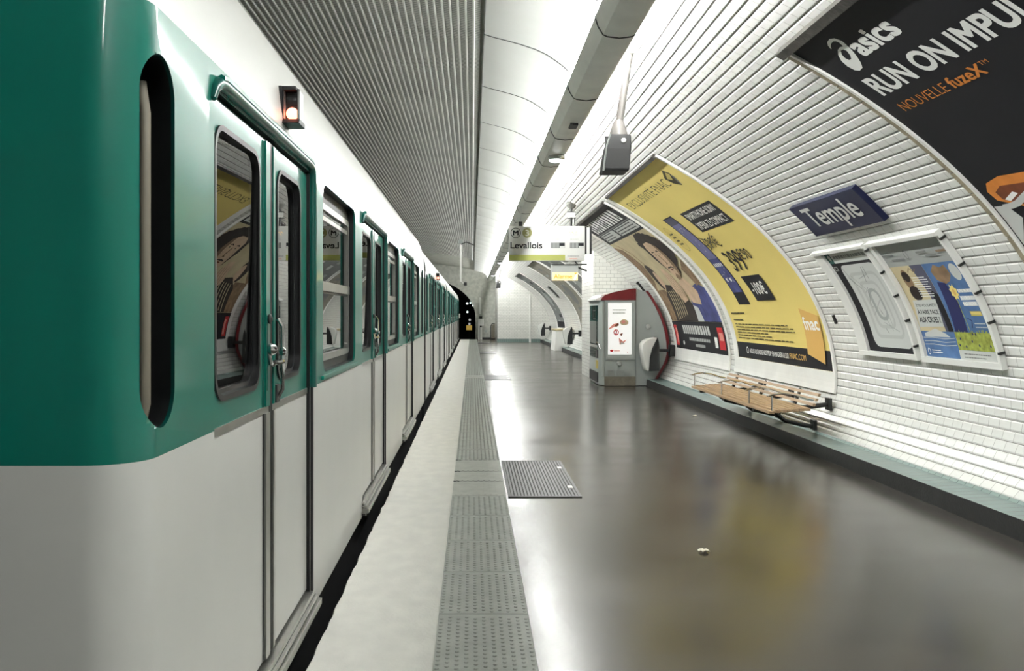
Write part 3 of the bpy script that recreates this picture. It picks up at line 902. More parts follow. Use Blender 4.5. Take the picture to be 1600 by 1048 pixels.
def seats(root, y):
    mb = MB()
    for x0 in (-3.05, -1.78):
        for s in (-1, 1):
            mb.box(x0, x0 + .86, y + s * .30 - .22, y + s * .30 + .22, .42, .56, 'seat_grey')
            mb.box(x0, x0 + .86, y + s * .50 - .05, y + s * .50 + .05, .56, 1.12, 'seat_grey')
            mb.box(x0 + .06, x0 + .80, y + s * .30 - .15, y + s * .30 + .15, .15, .42, 'interior_dark')
    mb.build('seat', root, bevel=.03)
    mb = MB(); mb.tube([(-1.0, y - .55, 1.10), (-1.0, y - .55, 1.30), (-1.02, y - .50, 1.42), (-1.08, y - .4, 1.46), (-1.5, y - .4, 1.46)], .016, 'chrome', 8)
    mb.build('grab_rail', root, smooth=40)

def lamp_box(root, y):
    x0, x1 = -.788, -.716
    mb = MB()
    mb.box(x0 - .004, x0 + .012, y - .03, y + .10, 2.234, 2.380, 'black')
    mb.box(x0 + .012, x0 + .018, y - .022, y + .08, 2.245, 2.371, 'machine_steel')
    mb.box(x0 + .018, x1, y + .02, y + .09, 2.241, 2.373, 'dark_metal')
    mb.box(x0, x1 - .004, y - .025, y + .09, 2.363, 2.380, 'black')
    mb.box(x1 - .004, x1 + .006, y + .0, y + .09, 2.242, 2.373, 'machine_grey')
    mb.prism([(y - .045, 2.225), (y + .09, 2.225), (y + .09, 2.246), (y - .02, 2.246)], 'x', x0 + .004, x1 + .012, 'dark_metal')
    o = mb.build('marker_lamp', root, origin=(SX, y, 2.30), bevel=.003)
    c = (x0 + x1) / 2 + .010
    mb = MB(); mb.lathe([(.025, .0), (.025, -.010), (.018, -.020), (.006, -.024)], (c, y + .02, 2.274), 'y', 'red_lens', 16)
    mb.build('lens', o, origin=(SX, y, 2.30), smooth=60)
    mb = MB(); mb.lathe([(.024, .0), (.024, -.006), (.006, -.012)], (c, y + .02, 2.329), 'y', 'rubber', 14); mb.build('lens', o, origin=(SX, y, 2.30), smooth=60)
    return o

def underframe(root, y0, y1):
    mb = MB()
    mb.box(-3.1, SX - .04, y0, y1, -.75, .031, 'black')
    for c in (y0 + 2.4, y1 - 2.4):
        for x in (-2.9, -1.1):
            for d in (-.95, .95):
                mb.lathe([(.34, -.1), (.43, -.08), (.43, .08), (.34, .1)], (x, c + d, -.77), 'x', 'rubber', 20)
    mb.build('underframe', root, smooth=30)

def train():
    spec = [(2.07, 14.35, (3.46, 7.06, 10.66), ((5.26, .64), (8.80, .63), (12.40, .63), (13.78, .28)), 'nearest metro car, teal over white, with a slim upright window in its rounded nose'),
            (14.75, 26.65, (16.85, 20.45, 24.05), ((15.25, .28), (18.65, .63), (22.25, .63), (25.75, .55)), 'second teal and white metro car, just behind the nearest one'),
            (27.05, 38.95, (29.15, 32.75, 36.35), ((27.55, .28), (30.95, .63), (34.55, .63), (38.05, .55)), 'third teal and white metro car along the platform'),
            (39.35, 51.2, (41.45, 45.05, 48.65), ((39.85, .28), (43.25, .63), (46.85, .63), (50.35, .55)), 'last teal and white metro car, standing at the dark tunnel mouth')]
    proto = {}
    for ci, (y0, y1, doors, wins, lab) in enumerate(spec):
        root = thing('metro_car', lab, 'train', (-1.97, (y0 + y1) / 2, -1.2), 'cars of the teal and white train')
        car_body(root, y0, y1, doors, wins, 2.62 if ci == 0 else None, 0. if ci == 0 else .19)
        R = ORG[root.name]
        for c in doors:
            if 'door' not in proto:
                a = door_leaf(root, c, -1); b = door_leaf(root, c, 1); door_gutter(root, c)
                proto['door'] = [a, b, [k for k in kids(root) if k.name.startswith('door_frame')][0], [k for k in kids(root) if k.name.startswith('door_sill')][0]]
            else:
                for o in proto['door']: dup_child(o, root, Vector((SX, c, 0)) - R)
        for c, hw in wins:
            key = ('w', hw)
            if key not in proto: proto[key] = side_window(root, c, hw)
            else: dup_child(proto[key], root, Vector((SX, c, 0)) - R)
        car_inside(root, y0 if ci else 2.5, y1, doors, True)
        if ci == 0:
            for y in (5.26, 8.80): seats(root, y)
            for y in (3.46, 7.06):
                mb = MB(); mb.tube([(-1.97, y, .15), (-1.97, y, 2.36)], .018, 'chrome', 10); mb.build('pole', root, smooth=40)
            mb = MB(); mb.tube([(-.845, 2.285, 1.17), (-.832, 2.28, 1.22), (-.832, 2.28, 1.96), (-.845, 2.285, 2.04)], .014, 'strip_beige', 8)
            mb.build('grab_rail', root, smooth=50)
        if ci < 2: 
            if 'lamp' not in proto: proto['lamp'] = lamp_box(root, 3.68)
            else: dup_child(proto['lamp'], root, Vector((SX, 19.4, 2.25)) - R)
        underframe(root, y0 + .3, y1 - .05)
        if ci < 3:
            mb = MB(); mb.box(-2.3, -1.64, y1 + .006, y1 + .28, -.45, .1, 'black'); mb.tube([(-1.2, y1, .3), (-1.2, y1 + .2, .1), (-1.2, y1 + .30, .3)], .03, 'rubber', 8)
            mb.build('coupler', root)
        if ci == 3:
            mb = MB(); mb.box(SX, SX + .08, y1 - .6, y1 - .5, 1.2, 1.45, 'white_paint'); mb.build('mirror', root, bevel=.01)
train()

# ------------------------------------------------------------------ posters on the vault
def vslab(mb, ya, yb, s0, s1, o0, o1, m, m_edge=None, step=.05):
    n = max(2, int((s1 - s0) / step)); ss = [s0 + (s1 - s0) * i / n for i in range(n + 1)]
    mb.grid([[vw(y, s, o1) for y in (ya, yb)] for s in ss], m)
    me = m_edge or m
    for y in (ya, yb): mb.grid([[vw(y, s, o) for o in (o0, o1)] for s in ss], me)
    for s in (s0, s1): mb.quad([vw(ya, s, o0), vw(yb, s, o0), vw(yb, s, o1), vw(ya, s, o1)], me)
def vplace(off): return lambda a, b, l: vw(a, b, off + l)
def finish(pr, name, parent, origin=None):
    return pr.mb.build(name, parent, origin=origin, weld=False, recalc=False)

def poster_frame(t, ya, yb, s0, s1, dark_top=True, out=.10):
    """plaster surround, ya the end nearer the camera"""
    mb = MB()
    vslab(mb, ya - .05, yb + .20, s0 - .24, s0, .004, .03, 'plaster_white')
    vslab(mb, ya - .05, ya, s0, s1 + .02, .004, .03, 'plaster_white')
    vslab(mb, yb, yb + .20, s0, s1 + .02, .004, .03, 'plaster_white')
    mb.build('surround', t)
    if dark_top:
        mb = MB(); vslab(mb, ya, yb, s1, s1 + .05, .004, .045, 'grime_frame'); mb.build('top_rail', t)

def fnac():
    ya, yb, s0, s1 = 9.86, 13.36, .11, 3.33
    t = thing('billboard', 'large yellow smartphone billboard curving up the tiled wall above the wooden bench', 'billboard', vw((ya + yb) / 2, s0), 'curved billboards on the tiled vault')
    poster_frame(t, ya, yb, s0, s1)
    mb = MB(); vslab(mb, ya, yb, s0, s1, .004, .02, 'print_yellow'); p = mb.build('poster', t)
    P = Print(vplace(.02), .05)
    P.rect(yb - .002, ya + .002, s0 + .002, .345, 'print_black')
    P.text('EXCLUSIVITÉ FNAC', 13.08, 10.62, 2.93, 3.12, 'print_yellow_ink', -.012)
    P.poly([(10.56, 3.05), (10.27, 3.165), (10.20, 3.08), (10.36, 2.86), (10.52, 2.94)], 'print_yellow_ink')
    P.poly([(10.50, 3.03), (10.28, 3.12), (10.24, 3.07), (10.40, 2.98)], 'print_yellow_dim')
    P.poly([(10.36, 2.90), (10.24, 3.06), (10.215, 3.03), (10.34, 2.87)], 'print_grey')
    P.rect(11.69, 10.27, 2.143, 2.525, 'print_black')
    P.text('SMARTPHONE SONY', 11.60, 10.36, 2.37, 2.48, 'print_white', .012)
    P.text('XPERIA Z3 COMPACT', 11.60, 10.36, 2.18, 2.30, 'print_white', .012)
    # phone seen edge-on tall
    P.rect(12.62, 12.12, .925, 2.56, 'print_black')
    P.rect(12.58, 12.16, 2.40, 2.54, 'print_slate')
    P.rect(12.58, 12.16, 1.70, 2.40, 'print_purple')
    P.rect(12.58, 12.16, 1.12, 1.70, 'print_deepblue')
    r = random.Random(5)
    for k in range(22):
        a = r.uniform(12.54, 12.2); b = r.uniform(1.15, 2.35); P.rect(a, a - .02, b, b + .02, 'print_lightgrey')
    for k in range(5): P.rect(12.54 - k * .08, 12.50 - k * .08, 1.56, 1.62, 'print_white')
    for k in range(2): P.rect(12.5 - k * .16, 12.44 - k * .16, 1.30, 1.36, 'print_white')
    # round stamp left of it
    P.ring(13.0, 2.18, .17, .26, .015, 'print_yellow_dim')
    P.lines(13.12, 12.9, 2.30, 4, .07, .03, 'print_yellow_ink', .5, 3)
    # struck out old price
    P.text('499€', 12.10, 11.45, 1.86, 2.06, 'print_yellow_ink', -.01)
    P.stroke([(12.05, 1.84), (11.5, 2.10)], .02, 'print_yellow_ink'); P.stroke([(12.05, 2.08), (11.5, 1.86)], .02, 'print_yellow_ink')
    P.text('399', 11.80, 11.22, 1.44, 1.77, 'print_black', .004)
    P.text('€90', 11.20, 10.80, 1.59, 1.77, 'print_black', .004)
    P.poly([(11.80, 1.355), (11.05, 1.355), (11.02, .978), (11.74, .975)], 'print_black')
    P.text('-100€', 11.68, 11.16, 1.07, 1.255, 'print_white', .012)
    P.lines(13.18, 12.55, .805, 1, .08, .022, 'print_yellow_ink', .05, 1)
    P.lines(13.18, 12.7, .70, 1, .08, .018, 'print_yellow_ink', .05, 2)
    P.lines(13.18, 10.7, .63, 6, .042, .012, 'print_yellow_ink', .5, 4)
    P.text('NOUS ALIGNONS NOS PRIX* EN MAGASIN & SUR', 12.75, 11.20, .195, .265, 'print_white', .012)
    P.text('FNAC.COM', 11.16, 10.62, .195, .265, 'print_gold', .012)
    P.ring(12.86, .235, .05, .05, .014, 'print_white')
    P.poly([(10.40, .855), (9.92, .760), (10.04, .185), (10.54, .285)], 'print_gold')
    P.text('fnac', 10.43, 9.995, .585, .74, 'print_white', .022)
    finish(P, 'artwork', p)
fnac()

def film():
    ya, yb, s0, s1 = 13.88, 17.36, .10, 3.30
    t = thing('billboard', 'curved billboard of a dark haired man, between vending machine and yellow billboard', 'billboard', vw((ya + yb) / 2, s0), 'curved billboards on the tiled vault')
    poster_frame(t, ya, yb, s0, s1)
    mb = MB(); vslab(mb, ya, yb, s0, s1, .004, .02, 'print_beige'); p = mb.build('poster', t)
    P = Print(vplace(.02), .05); A, B = yb - .002, ya + .002
    P.rect(A, B, 2.575, s1, 'print_black')
    r = random.Random(11)
    y = 17.05
    while y > 14.15:                       # a row of tall, thin capitals too foreshortened to read
        w = r.choice((.10, .13, .16)); P.rect(y, y - w, 2.90, 3.19, 'print_white')
        if r.random() < .55: P.rect(y - w * .3, y - w * .7, 2.95, 3.02, 'print_black')
        y -= w + .10
    P.rect(A, B, 2.845, 2.87, 'print_grey')
    P.rect(17.1, 15.75, 2.63, 2.83, 'print_lightgrey'); P.rect(15.62, 13.98, 2.63, 2.83, 'print_lightgrey')
    P.lines(17.05, 15.8, 2.81, 3, .062, .022, 'print_black', .3, 6); P.lines(15.55, 14.05, 2.81, 3, .062, .022, 'print_black', .3, 7)
    # background figures
    P.poly([(A, 2.50), (16.9, 2.35), (16.75, 1.9), (16.95, 1.5), (A, 1.2)], 'print_tan')
    P.rect(A, 16.6, .64, 1.3, 'print_tan')
    P.stroke([(16.9, 2.50), (16.6, 2.2), (16.45, 1.7), (16.3, 1.35)], .03, 'print_brown')
    P.oval(16.55, 1.60, .26, .30, 'print_hair'); P.oval(16.42, 1.50, .16, .22, 'print_skin')
    # shoulders and striped sleeve
    P.poly([(16.9, .64), (16.75, 1.15), (16.3, 1.40), (15.6, 1.35), (15.2, .95), (15.1, .64)], 'print_hair')
    for k in range(6): P.stroke([(16.7 - k * .16, .66 + k * .02), (16.45 - k * .15, 1.25 + k * .01)], .035, 'print_beige')
    P.poly([(15.25, .64), (15.2, 1.0), (14.9, 1.25), (14.2, 1.35), (B, 1.25), (B, .64)], 'print_deepblue')
    P.poly([(15.3, .64), (15.2, .95), (14.95, .9), (14.9, .64)], 'print_lightgrey')
    # head: hair, face, features
    P.poly([(15.40, 1.95), (15.36, 2.25), (15.2, 2.45), (14.95, 2.56), (14.55, 2.55), (14.15, 2.44), (B + .02, 2.25), (B + .01, 1.98), (14.15, 1.82), (14.45, 1.72), (14.5, 1.60), (14.75, 1.55), (15.2, 1.62)], 'print_hair')
    for k in range(9):
        a = 15.3 - k * .155; P.oval(a, 2.44 - .012 * (k - 4) ** 2 + .06, .11, .07, 'print_hair', 12)
    P.poly([(15.22, 2.20), (15.05, 2.32), (14.75, 2.33), (14.52, 2.22), (14.45, 2.0), (14.50, 1.78), (14.62, 1.60), (14.84, 1.46), (15.02, 1.46), (15.16, 1.60), (15.25, 1.85)], 'print_skin')
    P.poly([(14.62, 2.28), (14.52, 2.22), (14.45, 2.0), (14.50, 1.78), (14.62, 1.60), (14.80, 1.48), (14.70, 1.72), (14.62, 1.95)], 'print_tan')
    for ca in (15.06, 14.74):
        P.stroke([(ca + .09, 2.085), (ca + .02, 2.11), (ca - .07, 2.09)], .026, 'print_hair'); P.oval(ca, 2.03, .055, .020, 'print_beige', 14); P.oval(ca, 2.03, .022, .020, 'print_hair', 10)
    P.poly([(14.94, 2.04), (14.90, 1.84), (14.97, 1.80), (14.84, 1.80), (14.86, 1.88), (14.88, 2.02)], 'print_tan')
    P.stroke([(15.08, 1.715), (14.96, 1.735), (14.90, 1.725), (14.84, 1.735), (14.72, 1.70)], .032, 'print_hair'); P.oval(14.91, 1.675, .075, .018, 'print_brown', 14)
    P.poly([(15.05, 1.52), (14.92, 1.60), (14.78, 1.54), (14.85, 1.46), (15.0, 1.455)], 'print_tan')
    # hands in front
    P.poly([(15.9, 1.30), (15.7, 1.75), (15.45, 1.72), (15.25, 1.30), (15.3, 1.05), (15.65, 1.0)], 'print_skin')
    P.poly([(15.25, 1.40), (14.7, 1.50), (14.4, 1.20), (14.6, .95), (15.1, 1.0)], 'print_skin')
    for k in range(4): P.stroke([(15.75 - k * .12, 1.1), (15.66 - k * .11, 1.6)], .015, 'print_tan')
    P.poly([(14.35, 1.65), (B, 1.85), (B, 1.35), (14.2, 1.30)], 'print_tan')
    # black foot with blocks of condensed lettering
    P.rect(A, B, s0 + .002, .635, 'print_black')
    y = 16.6
    while y > 14.75:
        w = r.choice((.10, .14)); P.rect(y, y - w, .40, .56, 'print_lightgrey'); y -= w + .045
    P.lines(16.25, 14.85, .33, 1, .06, .055, 'print_midgrey', 0, 9); P.lines(15.85, 15.2, .22, 1, .06, .05, 'print_midgrey', 0, 8)
    P.rect(17.3, 17.08, .16, .56, 'print_red'); P.rect(17.2, 17.1, .2, .5, 'print_pink')
    P.rect(14.28, 13.95, .18, .55, 'print_red'); P.rect(14.22, 14.0, .33, .46, 'print_pink')
    P.rect(14.55, 14.38, .2, .38, 'print_white'); P.oval(16.7, .22, .06, .04, 'print_white')
    finish(P, 'artwork', p)
film()

def sport():
    ya, yb, s0, s1 = 2.35, 5.80, .11, 3.27
    t = thing('billboard', 'huge black running shoe billboard with white lettering, higher than the station name plate', 'billboard', vw((ya + yb) / 2, s0), 'curved billboards on the tiled vault')
    mb = MB(); vslab(mb, ya, yb, s0, s1, .004, .03, 'print_black'); p = mb.build('poster', t)
    mb = MB()
    vslab(mb, yb + .0, yb + .03, s0 - .05, s1 + .01, .004, .045, 'plaster_white'); vslab(mb, ya - .03, ya, s0 - .05, s1 + .01, .004, .045, 'plaster_white')
    vslab(mb, ya, yb, s0 - .05, s0, .004, .045, 'plaster_white'); mb.build('white_bead', t)
    n = 17
    for u, v in ((yb + .03, yb + .10), (ya - .10, ya - .03)):
        mb = MB(); vslab(mb, u + .004, v - .004, s0 - .05, s1, .003, .030, 'grout')
        for k in range(n):
            a = s0 - .06 + (s1 + .06 - s0) * k / n; vslab(mb, u, v, a + .004, a + (s1 + .06 - s0) / n - .004, .003, .035, 'brown_edging')
        mb.build('tile_edging', t)
    mb = MB(); vslab(mb, ya - .1, yb + .10, s1 + .01, s1 + .075, .003, .06, 'grime_frame'); mb.build('top_rail', t)
    P = Print(vplace(.03), .06)
    P.poly_hole([(5.446, 3.1), (5.401, 3.107), (5.36, 3.097), (5.336, 3.083), (5.353, 3.045), (5.388, 2.994), (5.434, 2.94), (5.478, 2.907), (5.531, 2.9), (5.56, 2.921), (5.569, 2.97), (5.548, 3.024), (5.5, 3.072)],
                [(5.433, 3.085), (5.402, 3.082), (5.395, 3.061), (5.424, 3.021), (5.458, 2.998), (5.484, 3.0), (5.490, 3.024), (5.472, 3.058)], 'print_white')
    P.stroke([(5.475, 3.133), (5.454, 3.155), (5.42, 3.172), (5.375, 3.178), (5.346, 3.165), (5.334, 3.135), (5.345, 3.105), (5.36, 3.075), (5.385, 3.035)], [.008, .018, .024, .028, .032, .036, .036, .03, .02], 'print_white')
    P.text('asics', 5.33, 4.87, 2.965, 3.115, 'print_white', .03)
    P.text('RUN ON IMPULSE', 5.63, 3.86, 2.665, 2.83, 'print_white', .028)
    P.text('NOUVELLE', 5.63, 5.10, 2.492, 2.568, 'print_orange', -.008)
    P.text('fuzeX', 5.06, 4.73, 2.494, 2.578, 'print_orange', .022)
    P.text('TM', 4.715, 4.645, 2.55, 2.58, 'print_orange', .0)
    # shoe sole entering from the near side
    P.poly([(5.70, 1.66), (5.72, 1.74), (5.66, 1.80), (5.5, 1.83), (5.0, 1.80), (4.2, 1.70), (3.0, 1.62), (3.0, 1.20), (4.4, 1.30), (5.2, 1.46)], 'print_orange')
    P.poly([(5.64, 1.66), (5.65, 1.72), (5.56, 1.76), (5.0, 1.72), (4.2, 1.62), (3.0, 1.54), (3.0, 1.2), (4.4, 1.3), (5.2, 1.46)], 'print_brown')
    P.stroke([(5.69, 1.60), (5.62, 1.60), (5.54, 1.61), (5.4, 1.66), (5.2, 1.72), (4.6, 1.78)], .045, 'print_lightgrey')
    P.poly([(5.62, 1.655), (5.5, 1.70), (5.46, 1.68), (5.58, 1.635)], 'print_white')
    P.poly([(5.78, 1.62), (5.66, 1.61), (5.6, 1.5), (5.78, 1.3)], 'print_lightgrey')
    finish(P, 'artwork', p)
sport()

def distant_posters():
    for ya, yb, lab, cols in ((25.0, 28.5, 'grey billboard behind the yellow alarm sign, partly hidden by the tiled pier', ('print_grey', 'print_midgrey', 'print_lightgrey')),
                              (29.05, 32.6, 'brownish grey billboard beyond the alarm sign, over the larger distant wall shell', ('print_stone', 'print_grey', 'print_midgrey')),
                              (38.2, 41.7, 'narrow looking grey billboard, last one before the white end wall', ('print_grey', 'print_midgrey', 'print_black'))):
        t = thing('billboard', lab, 'billboard', vw((ya + yb) / 2, .1), 'curved billboards on the tiled vault')
        poster_frame(t, ya, yb, .11, 3.33)
        mb = MB(); vslab(mb, ya, yb, .11, 3.33, .004, .02, cols[0]); p = mb.build('poster', t)
        P = Print(vplace(.02), .12); r = random.Random(int(ya))
        for k in range(9):
            a = r.uniform(ya + .3, yb - .9); b = .3 + k * .32; P.rect(a + r.uniform(.4, 1.2), a, b, b + r.uniform(.08, .22), cols[1 + k % 2])
        P.rect(yb - .3, ya + .3, .16, .42, cols[2])
        P.oval((ya + yb) / 2, 1.6, .7, .45, cols[1]); 
        finish(P, 'artwork', p)
distant_posters()

# ------------------------------------------------------------------ small frames and the station plate
def temple():
    t = thing('station_sign', 'blue enamel station name plate with white lettering on the tiled wall', 'sign', vw(7.88, 1.70))
    mb = MB(); vslab(mb, 7.165, 8.595, 1.70, 2.08, .001, .050, 'sign_blue', step=.4); p = mb.build('plate', t, bevel=.006)
    P = Print(lambda a, b, l: Vector(vw(a, 1.70, .0505 + l)).lerp(Vector(vw(a, 2.08, .0505 + l)), (b - 1.70) / .38))
    P.text('Temple', 8.40, 7.36, 1.735, 2.03, 'sign_white', .012)
    finish(P, 'lettering', p)
temple()

def map_frame(t, ya, yb, s0, s1, wl, w):
    mb = MB()
    vslab(mb, ya, yb, s0, s0 + w, .003, .045, 'white_paint'); vslab(mb, ya, yb, s1 - w * .7, s1, .003, .055, 'white_paint')
    vslab(mb, yb - wl, yb, s0 + w, s1 - w * .7, .003, .04, 'white_paint'); vslab(mb, ya, ya + w * .8, s0 + w, s1 - w * .7, .003, .045, 'white_paint')
    mb.build('frame', t)
    mb = MB()
    for k in range(5):
        s = s0 + .12 + (s1 - s0 - .2) * k / 4; vslab(mb, ya - .012, ya + .012, s, s + .02, .003, .05, 'dark_metal')
    mb.build('clip', t)
def citymap():
    t = thing('map_board', 'white framed local map with a rounded pale plan on black, beside the two small posters', 'map', vw(8.48, .35))
    ya, yb, s0, s1 = 7.90, 9.08, .348, 1.515
    map_frame(t, ya, yb, s0, s1, .20, .045)
    mb = MB(); vslab(mb, ya + .036, yb - .20, s0 + .045, s1 - .03, .003, .014, 'print_black'); p = mb.build('sheet', t)
    P = Print(vplace(.014), .05)
    P.rect(8.87, 7.94, 1.345, 1.484, 'print_lightgrey'); P.rect(8.87, 8.76, 1.345, 1.484, 'print_teal')
    P.lines(8.72, 8.0, 1.43, 1, .05, .035, 'print_grey', .1, 3); P.oval(8.81, 1.41, .03, .035, 'print_lightgrey')
    P.rect(8.86, 8.78, 1.26, 1.31, 'print_midgrey'); P.rect(8.845, 8.795, 1.272, 1.298, 'print_black')
    P.poly(rrect(7.97, 8.73, .44, 1.315, .10), 'print_lightgrey')
    for k, (w, m) in enumerate(((.09, 'print_pale'), (.19, 'print_pale'), (.27, 'print_midgrey'))):
        o = rrect(7.97 + w, 8.73 - w, .44 + w, 1.315 - w, .09); i = rrect(7.97 + w + .035, 8.73 - w - .05, .44 + w + .035, 1.315 - w - .035, .06); n = len(o)
        P._put(o + i, [(j, (j + 1) % n, n + (j + 1) % n, n + j) for j in range(n)], m)
    r = random.Random(2)
    for k in range(16):
        a, b = r.uniform(8.05, 8.65), r.uniform(.52, 1.24)
        P.stroke([(a, b), (min(8.68, max(8.02, a + r.uniform(-.25, .25))), min(1.28, max(.48, b + r.uniform(-.25, .25))))], .008, r.choice(('print_midgrey', 'print_grey')))
    finish(P, 'artwork', p)
citymap()
def twin_ads():
    t = thing('poster_frame', 'white framed pair of small posters, a grey and blue one beside a blue flower one', 'posters', vw(7.2, .34))
    ya, yb, s0, s1 = 6.63, 7.82, .340, 1.518
    map_frame(t, ya, yb, s0, s1, .06, .05)
    mb = MB(); vslab(mb, ya + .04, yb - .06, s0 + .05, s1 - .035, .003, .014, 'print_midgrey'); b_ = mb.build('backing', t)
    for nm in (0, 1):
        P = Print(vplace(.0145), .05)
        if nm == 0:
            a0, a1 = 7.755, 7.222
            P.rect(a0, a1, .392, 1.235, 'print_beige'); P.poly([(7.42, 1.235), (a1, 1.235), (a1, .6), (7.34, .6), (7.36, .95)], 'print_slate')
            P.poly([(7.32, 1.0), (a1, .95), (a1, .62), (7.30, .62)], 'print_black')
            P.oval(7.58, 1.10, .07, .10, 'print_tan'); P.oval(7.58, 1.13, .06, .05, 'print_hair'); P.oval(7.56, .97, .09, .07, 'print_hair')
            P.lines(7.50, 7.26, 1.12, 9, .022, .008, 'print_white', .2, 5)
            P.stroke([(7.5, 1.17), (7.45, 1.21), (7.40, 1.17), (7.36, 1.2)], .012, 'print_tan')
            P.rect(a0, a1, .392, .62, 'print_blue')
            P.poly([(7.70, .60), (7.5, .645), (7.35, .60), (7.3, .57), (7.7, .57)], 'print_lightgrey')
            for k in range(3): P.stroke([(7.74, .56 - k * .03), (7.6, .565 - k * .03), (7.4, .555 - k * .03), (7.24, .565 - k * .03)], .006, 'print_lightgrey')
            P.poly([(7.68, .905), (7.30, .91), (7.345, .665), (7.745, .655)], 'print_lightgrey')
            P.text('ÊTES-VOUS PRÊTS', 7.66, 7.33, .845, .875, 'print_black', .01)
            P.text('À FAIRE FACE', 7.68, 7.34, .775, .825, 'print_black', .02)
            P.text('AUX CRUES ?', 7.70, 7.36, .700, .750, 'print_black', .02)
            P.ring(7.70, .44, .022, .03, .006, 'print_white'); P.lines(7.65, 7.45, .455, 2, .018, .008, 'print_white', .3, 2)
            P.lines(7.74, 7.55, 1.36, 1, .03, .02, 'print_grey', 0, 3); P.lines(7.62, 7.4, 1.31, 1, .03, .02, 'print_grey', 0, 4); P.ring(7.34, 1.34, .03, .045, .008, 'print_grey')
        else:
            a0, a1 = 7.218, 6.68
            P.rect(a0, a1, .392, 1.235, 'print_blue')
            P.oval(6.80, 1.14, .065, .075, 'print_lightgrey')
            P.poly([(7.12, 1.08), (7.14, 1.16), (7.05, 1.22), (6.98, 1.19), (6.90, 1.21), (6.88, 1.12), (6.95, 1.06), (7.02, 1.04)], 'print_tan')
            P.poly([(7.14, 1.06), (7.03, 1.05), (6.98, .9), (7.02, .62), (7.2, .62)], 'print_navy')
            st = []
            for k in range(16):
                a = 2 * PI * k / 16; rr = .075 if k % 2 else .05; st.append((6.97 + rr * .8 * math.cos(a), .965 + rr * math.sin(a)))
            P.poly(st, 'print_yellow'); P.oval(6.97, .965, .02, .03, 'print_gold')
            P.stroke([(6.98, .90), (6.99, .8), (6.98, .6)], .008, 'print_green')
            P.lines(6.91, 6.72, .99, 1, .04, .03, 'print_white', 0, 3); P.lines(6.92, 6.71, .93, 2, .05, .036, 'print_white', .1, 4)
            P.rect(6.88, 6.73, .76, .80, 'print_yellow_dim'); P.lines(6.87, 6.74, .792, 1, .03, .02, 'print_yellow', 0, 6)
            P.stroke([(6.95, .74), (6.9, .72), (6.93, .66)], .01, 'print_navy'); P.lines(6.88, 6.72, .70, 2, .03, .008, 'print_lightgrey', .3, 7)
            P.rect(a0, a1, .47, .62, 'print_green')
            g = random.Random(9); v = []
            for k in range(14):
                a = g.uniform(a0 - .03, a1 + .03); P.stroke([(a, .60), (a + g.uniform(-.01, .01), .60 + g.uniform(.02, .05))], .012, 'print_green'); 
            for k in range(8): P.oval(g.uniform(a0 - .03, a1 + .03), g.uniform(.50, .62), .010, .012, 'print_navy', 8)
            P.rect(a0, a1, .392, .47, 'print_lightgrey'); P.lines(7.15, 6.75, .445, 2, .028, .010, 'print_grey', .3, 8)
            P.lines(7.16, 7.0, 1.36, 1, .03, .02, 'print_grey', 0, 3); P.lines(7.05, 6.88, 1.32, 1, .03, .02, 'print_grey', 0, 5); P.lines(6.86, 6.72, 1.35, 1, .03, .02, 'print_tan', 0, 6)
        finish(P, 'small_poster', t)
twin_ads()

def wall_bits():
    mb = MB(); vslab(mb, 9.52, 9.56, .66, .76, .001, .02, 'black', step=.1); tag(mb.build('wall_tag', origin=vw(9.54, .66)), 'tiny black marker on the tiles between yellow billboard and map', 'marker')
    mb = MB(); vslab(mb, 35.3, 36.0, 1.55, 2.15, .002, .03, 'dark_metal', step=.1)
    tag(mb.build('wall_plaque', origin=vw(35.6, 1.55)), 'short dark plaque on the distant vault between two grey billboards', 'plaque')
    t = thing('wall_rail', 'white tube on the vault above the vending machine filler panel', 'rail', vw(18.55, 1.04))
    mb = MB(); mb.tube([vw(18.5, s, .08) for s in (1.04, 1.2, 1.36, 1.52)], .028, 'white_paint', 10); mb.build('tube', t, smooth=40)
    mb = MB(); vslab(mb, 18.53, 18.60, 1.0, 1.56, .0, .05, 'dark_metal'); mb.build('backplate', t)
wall_bits()

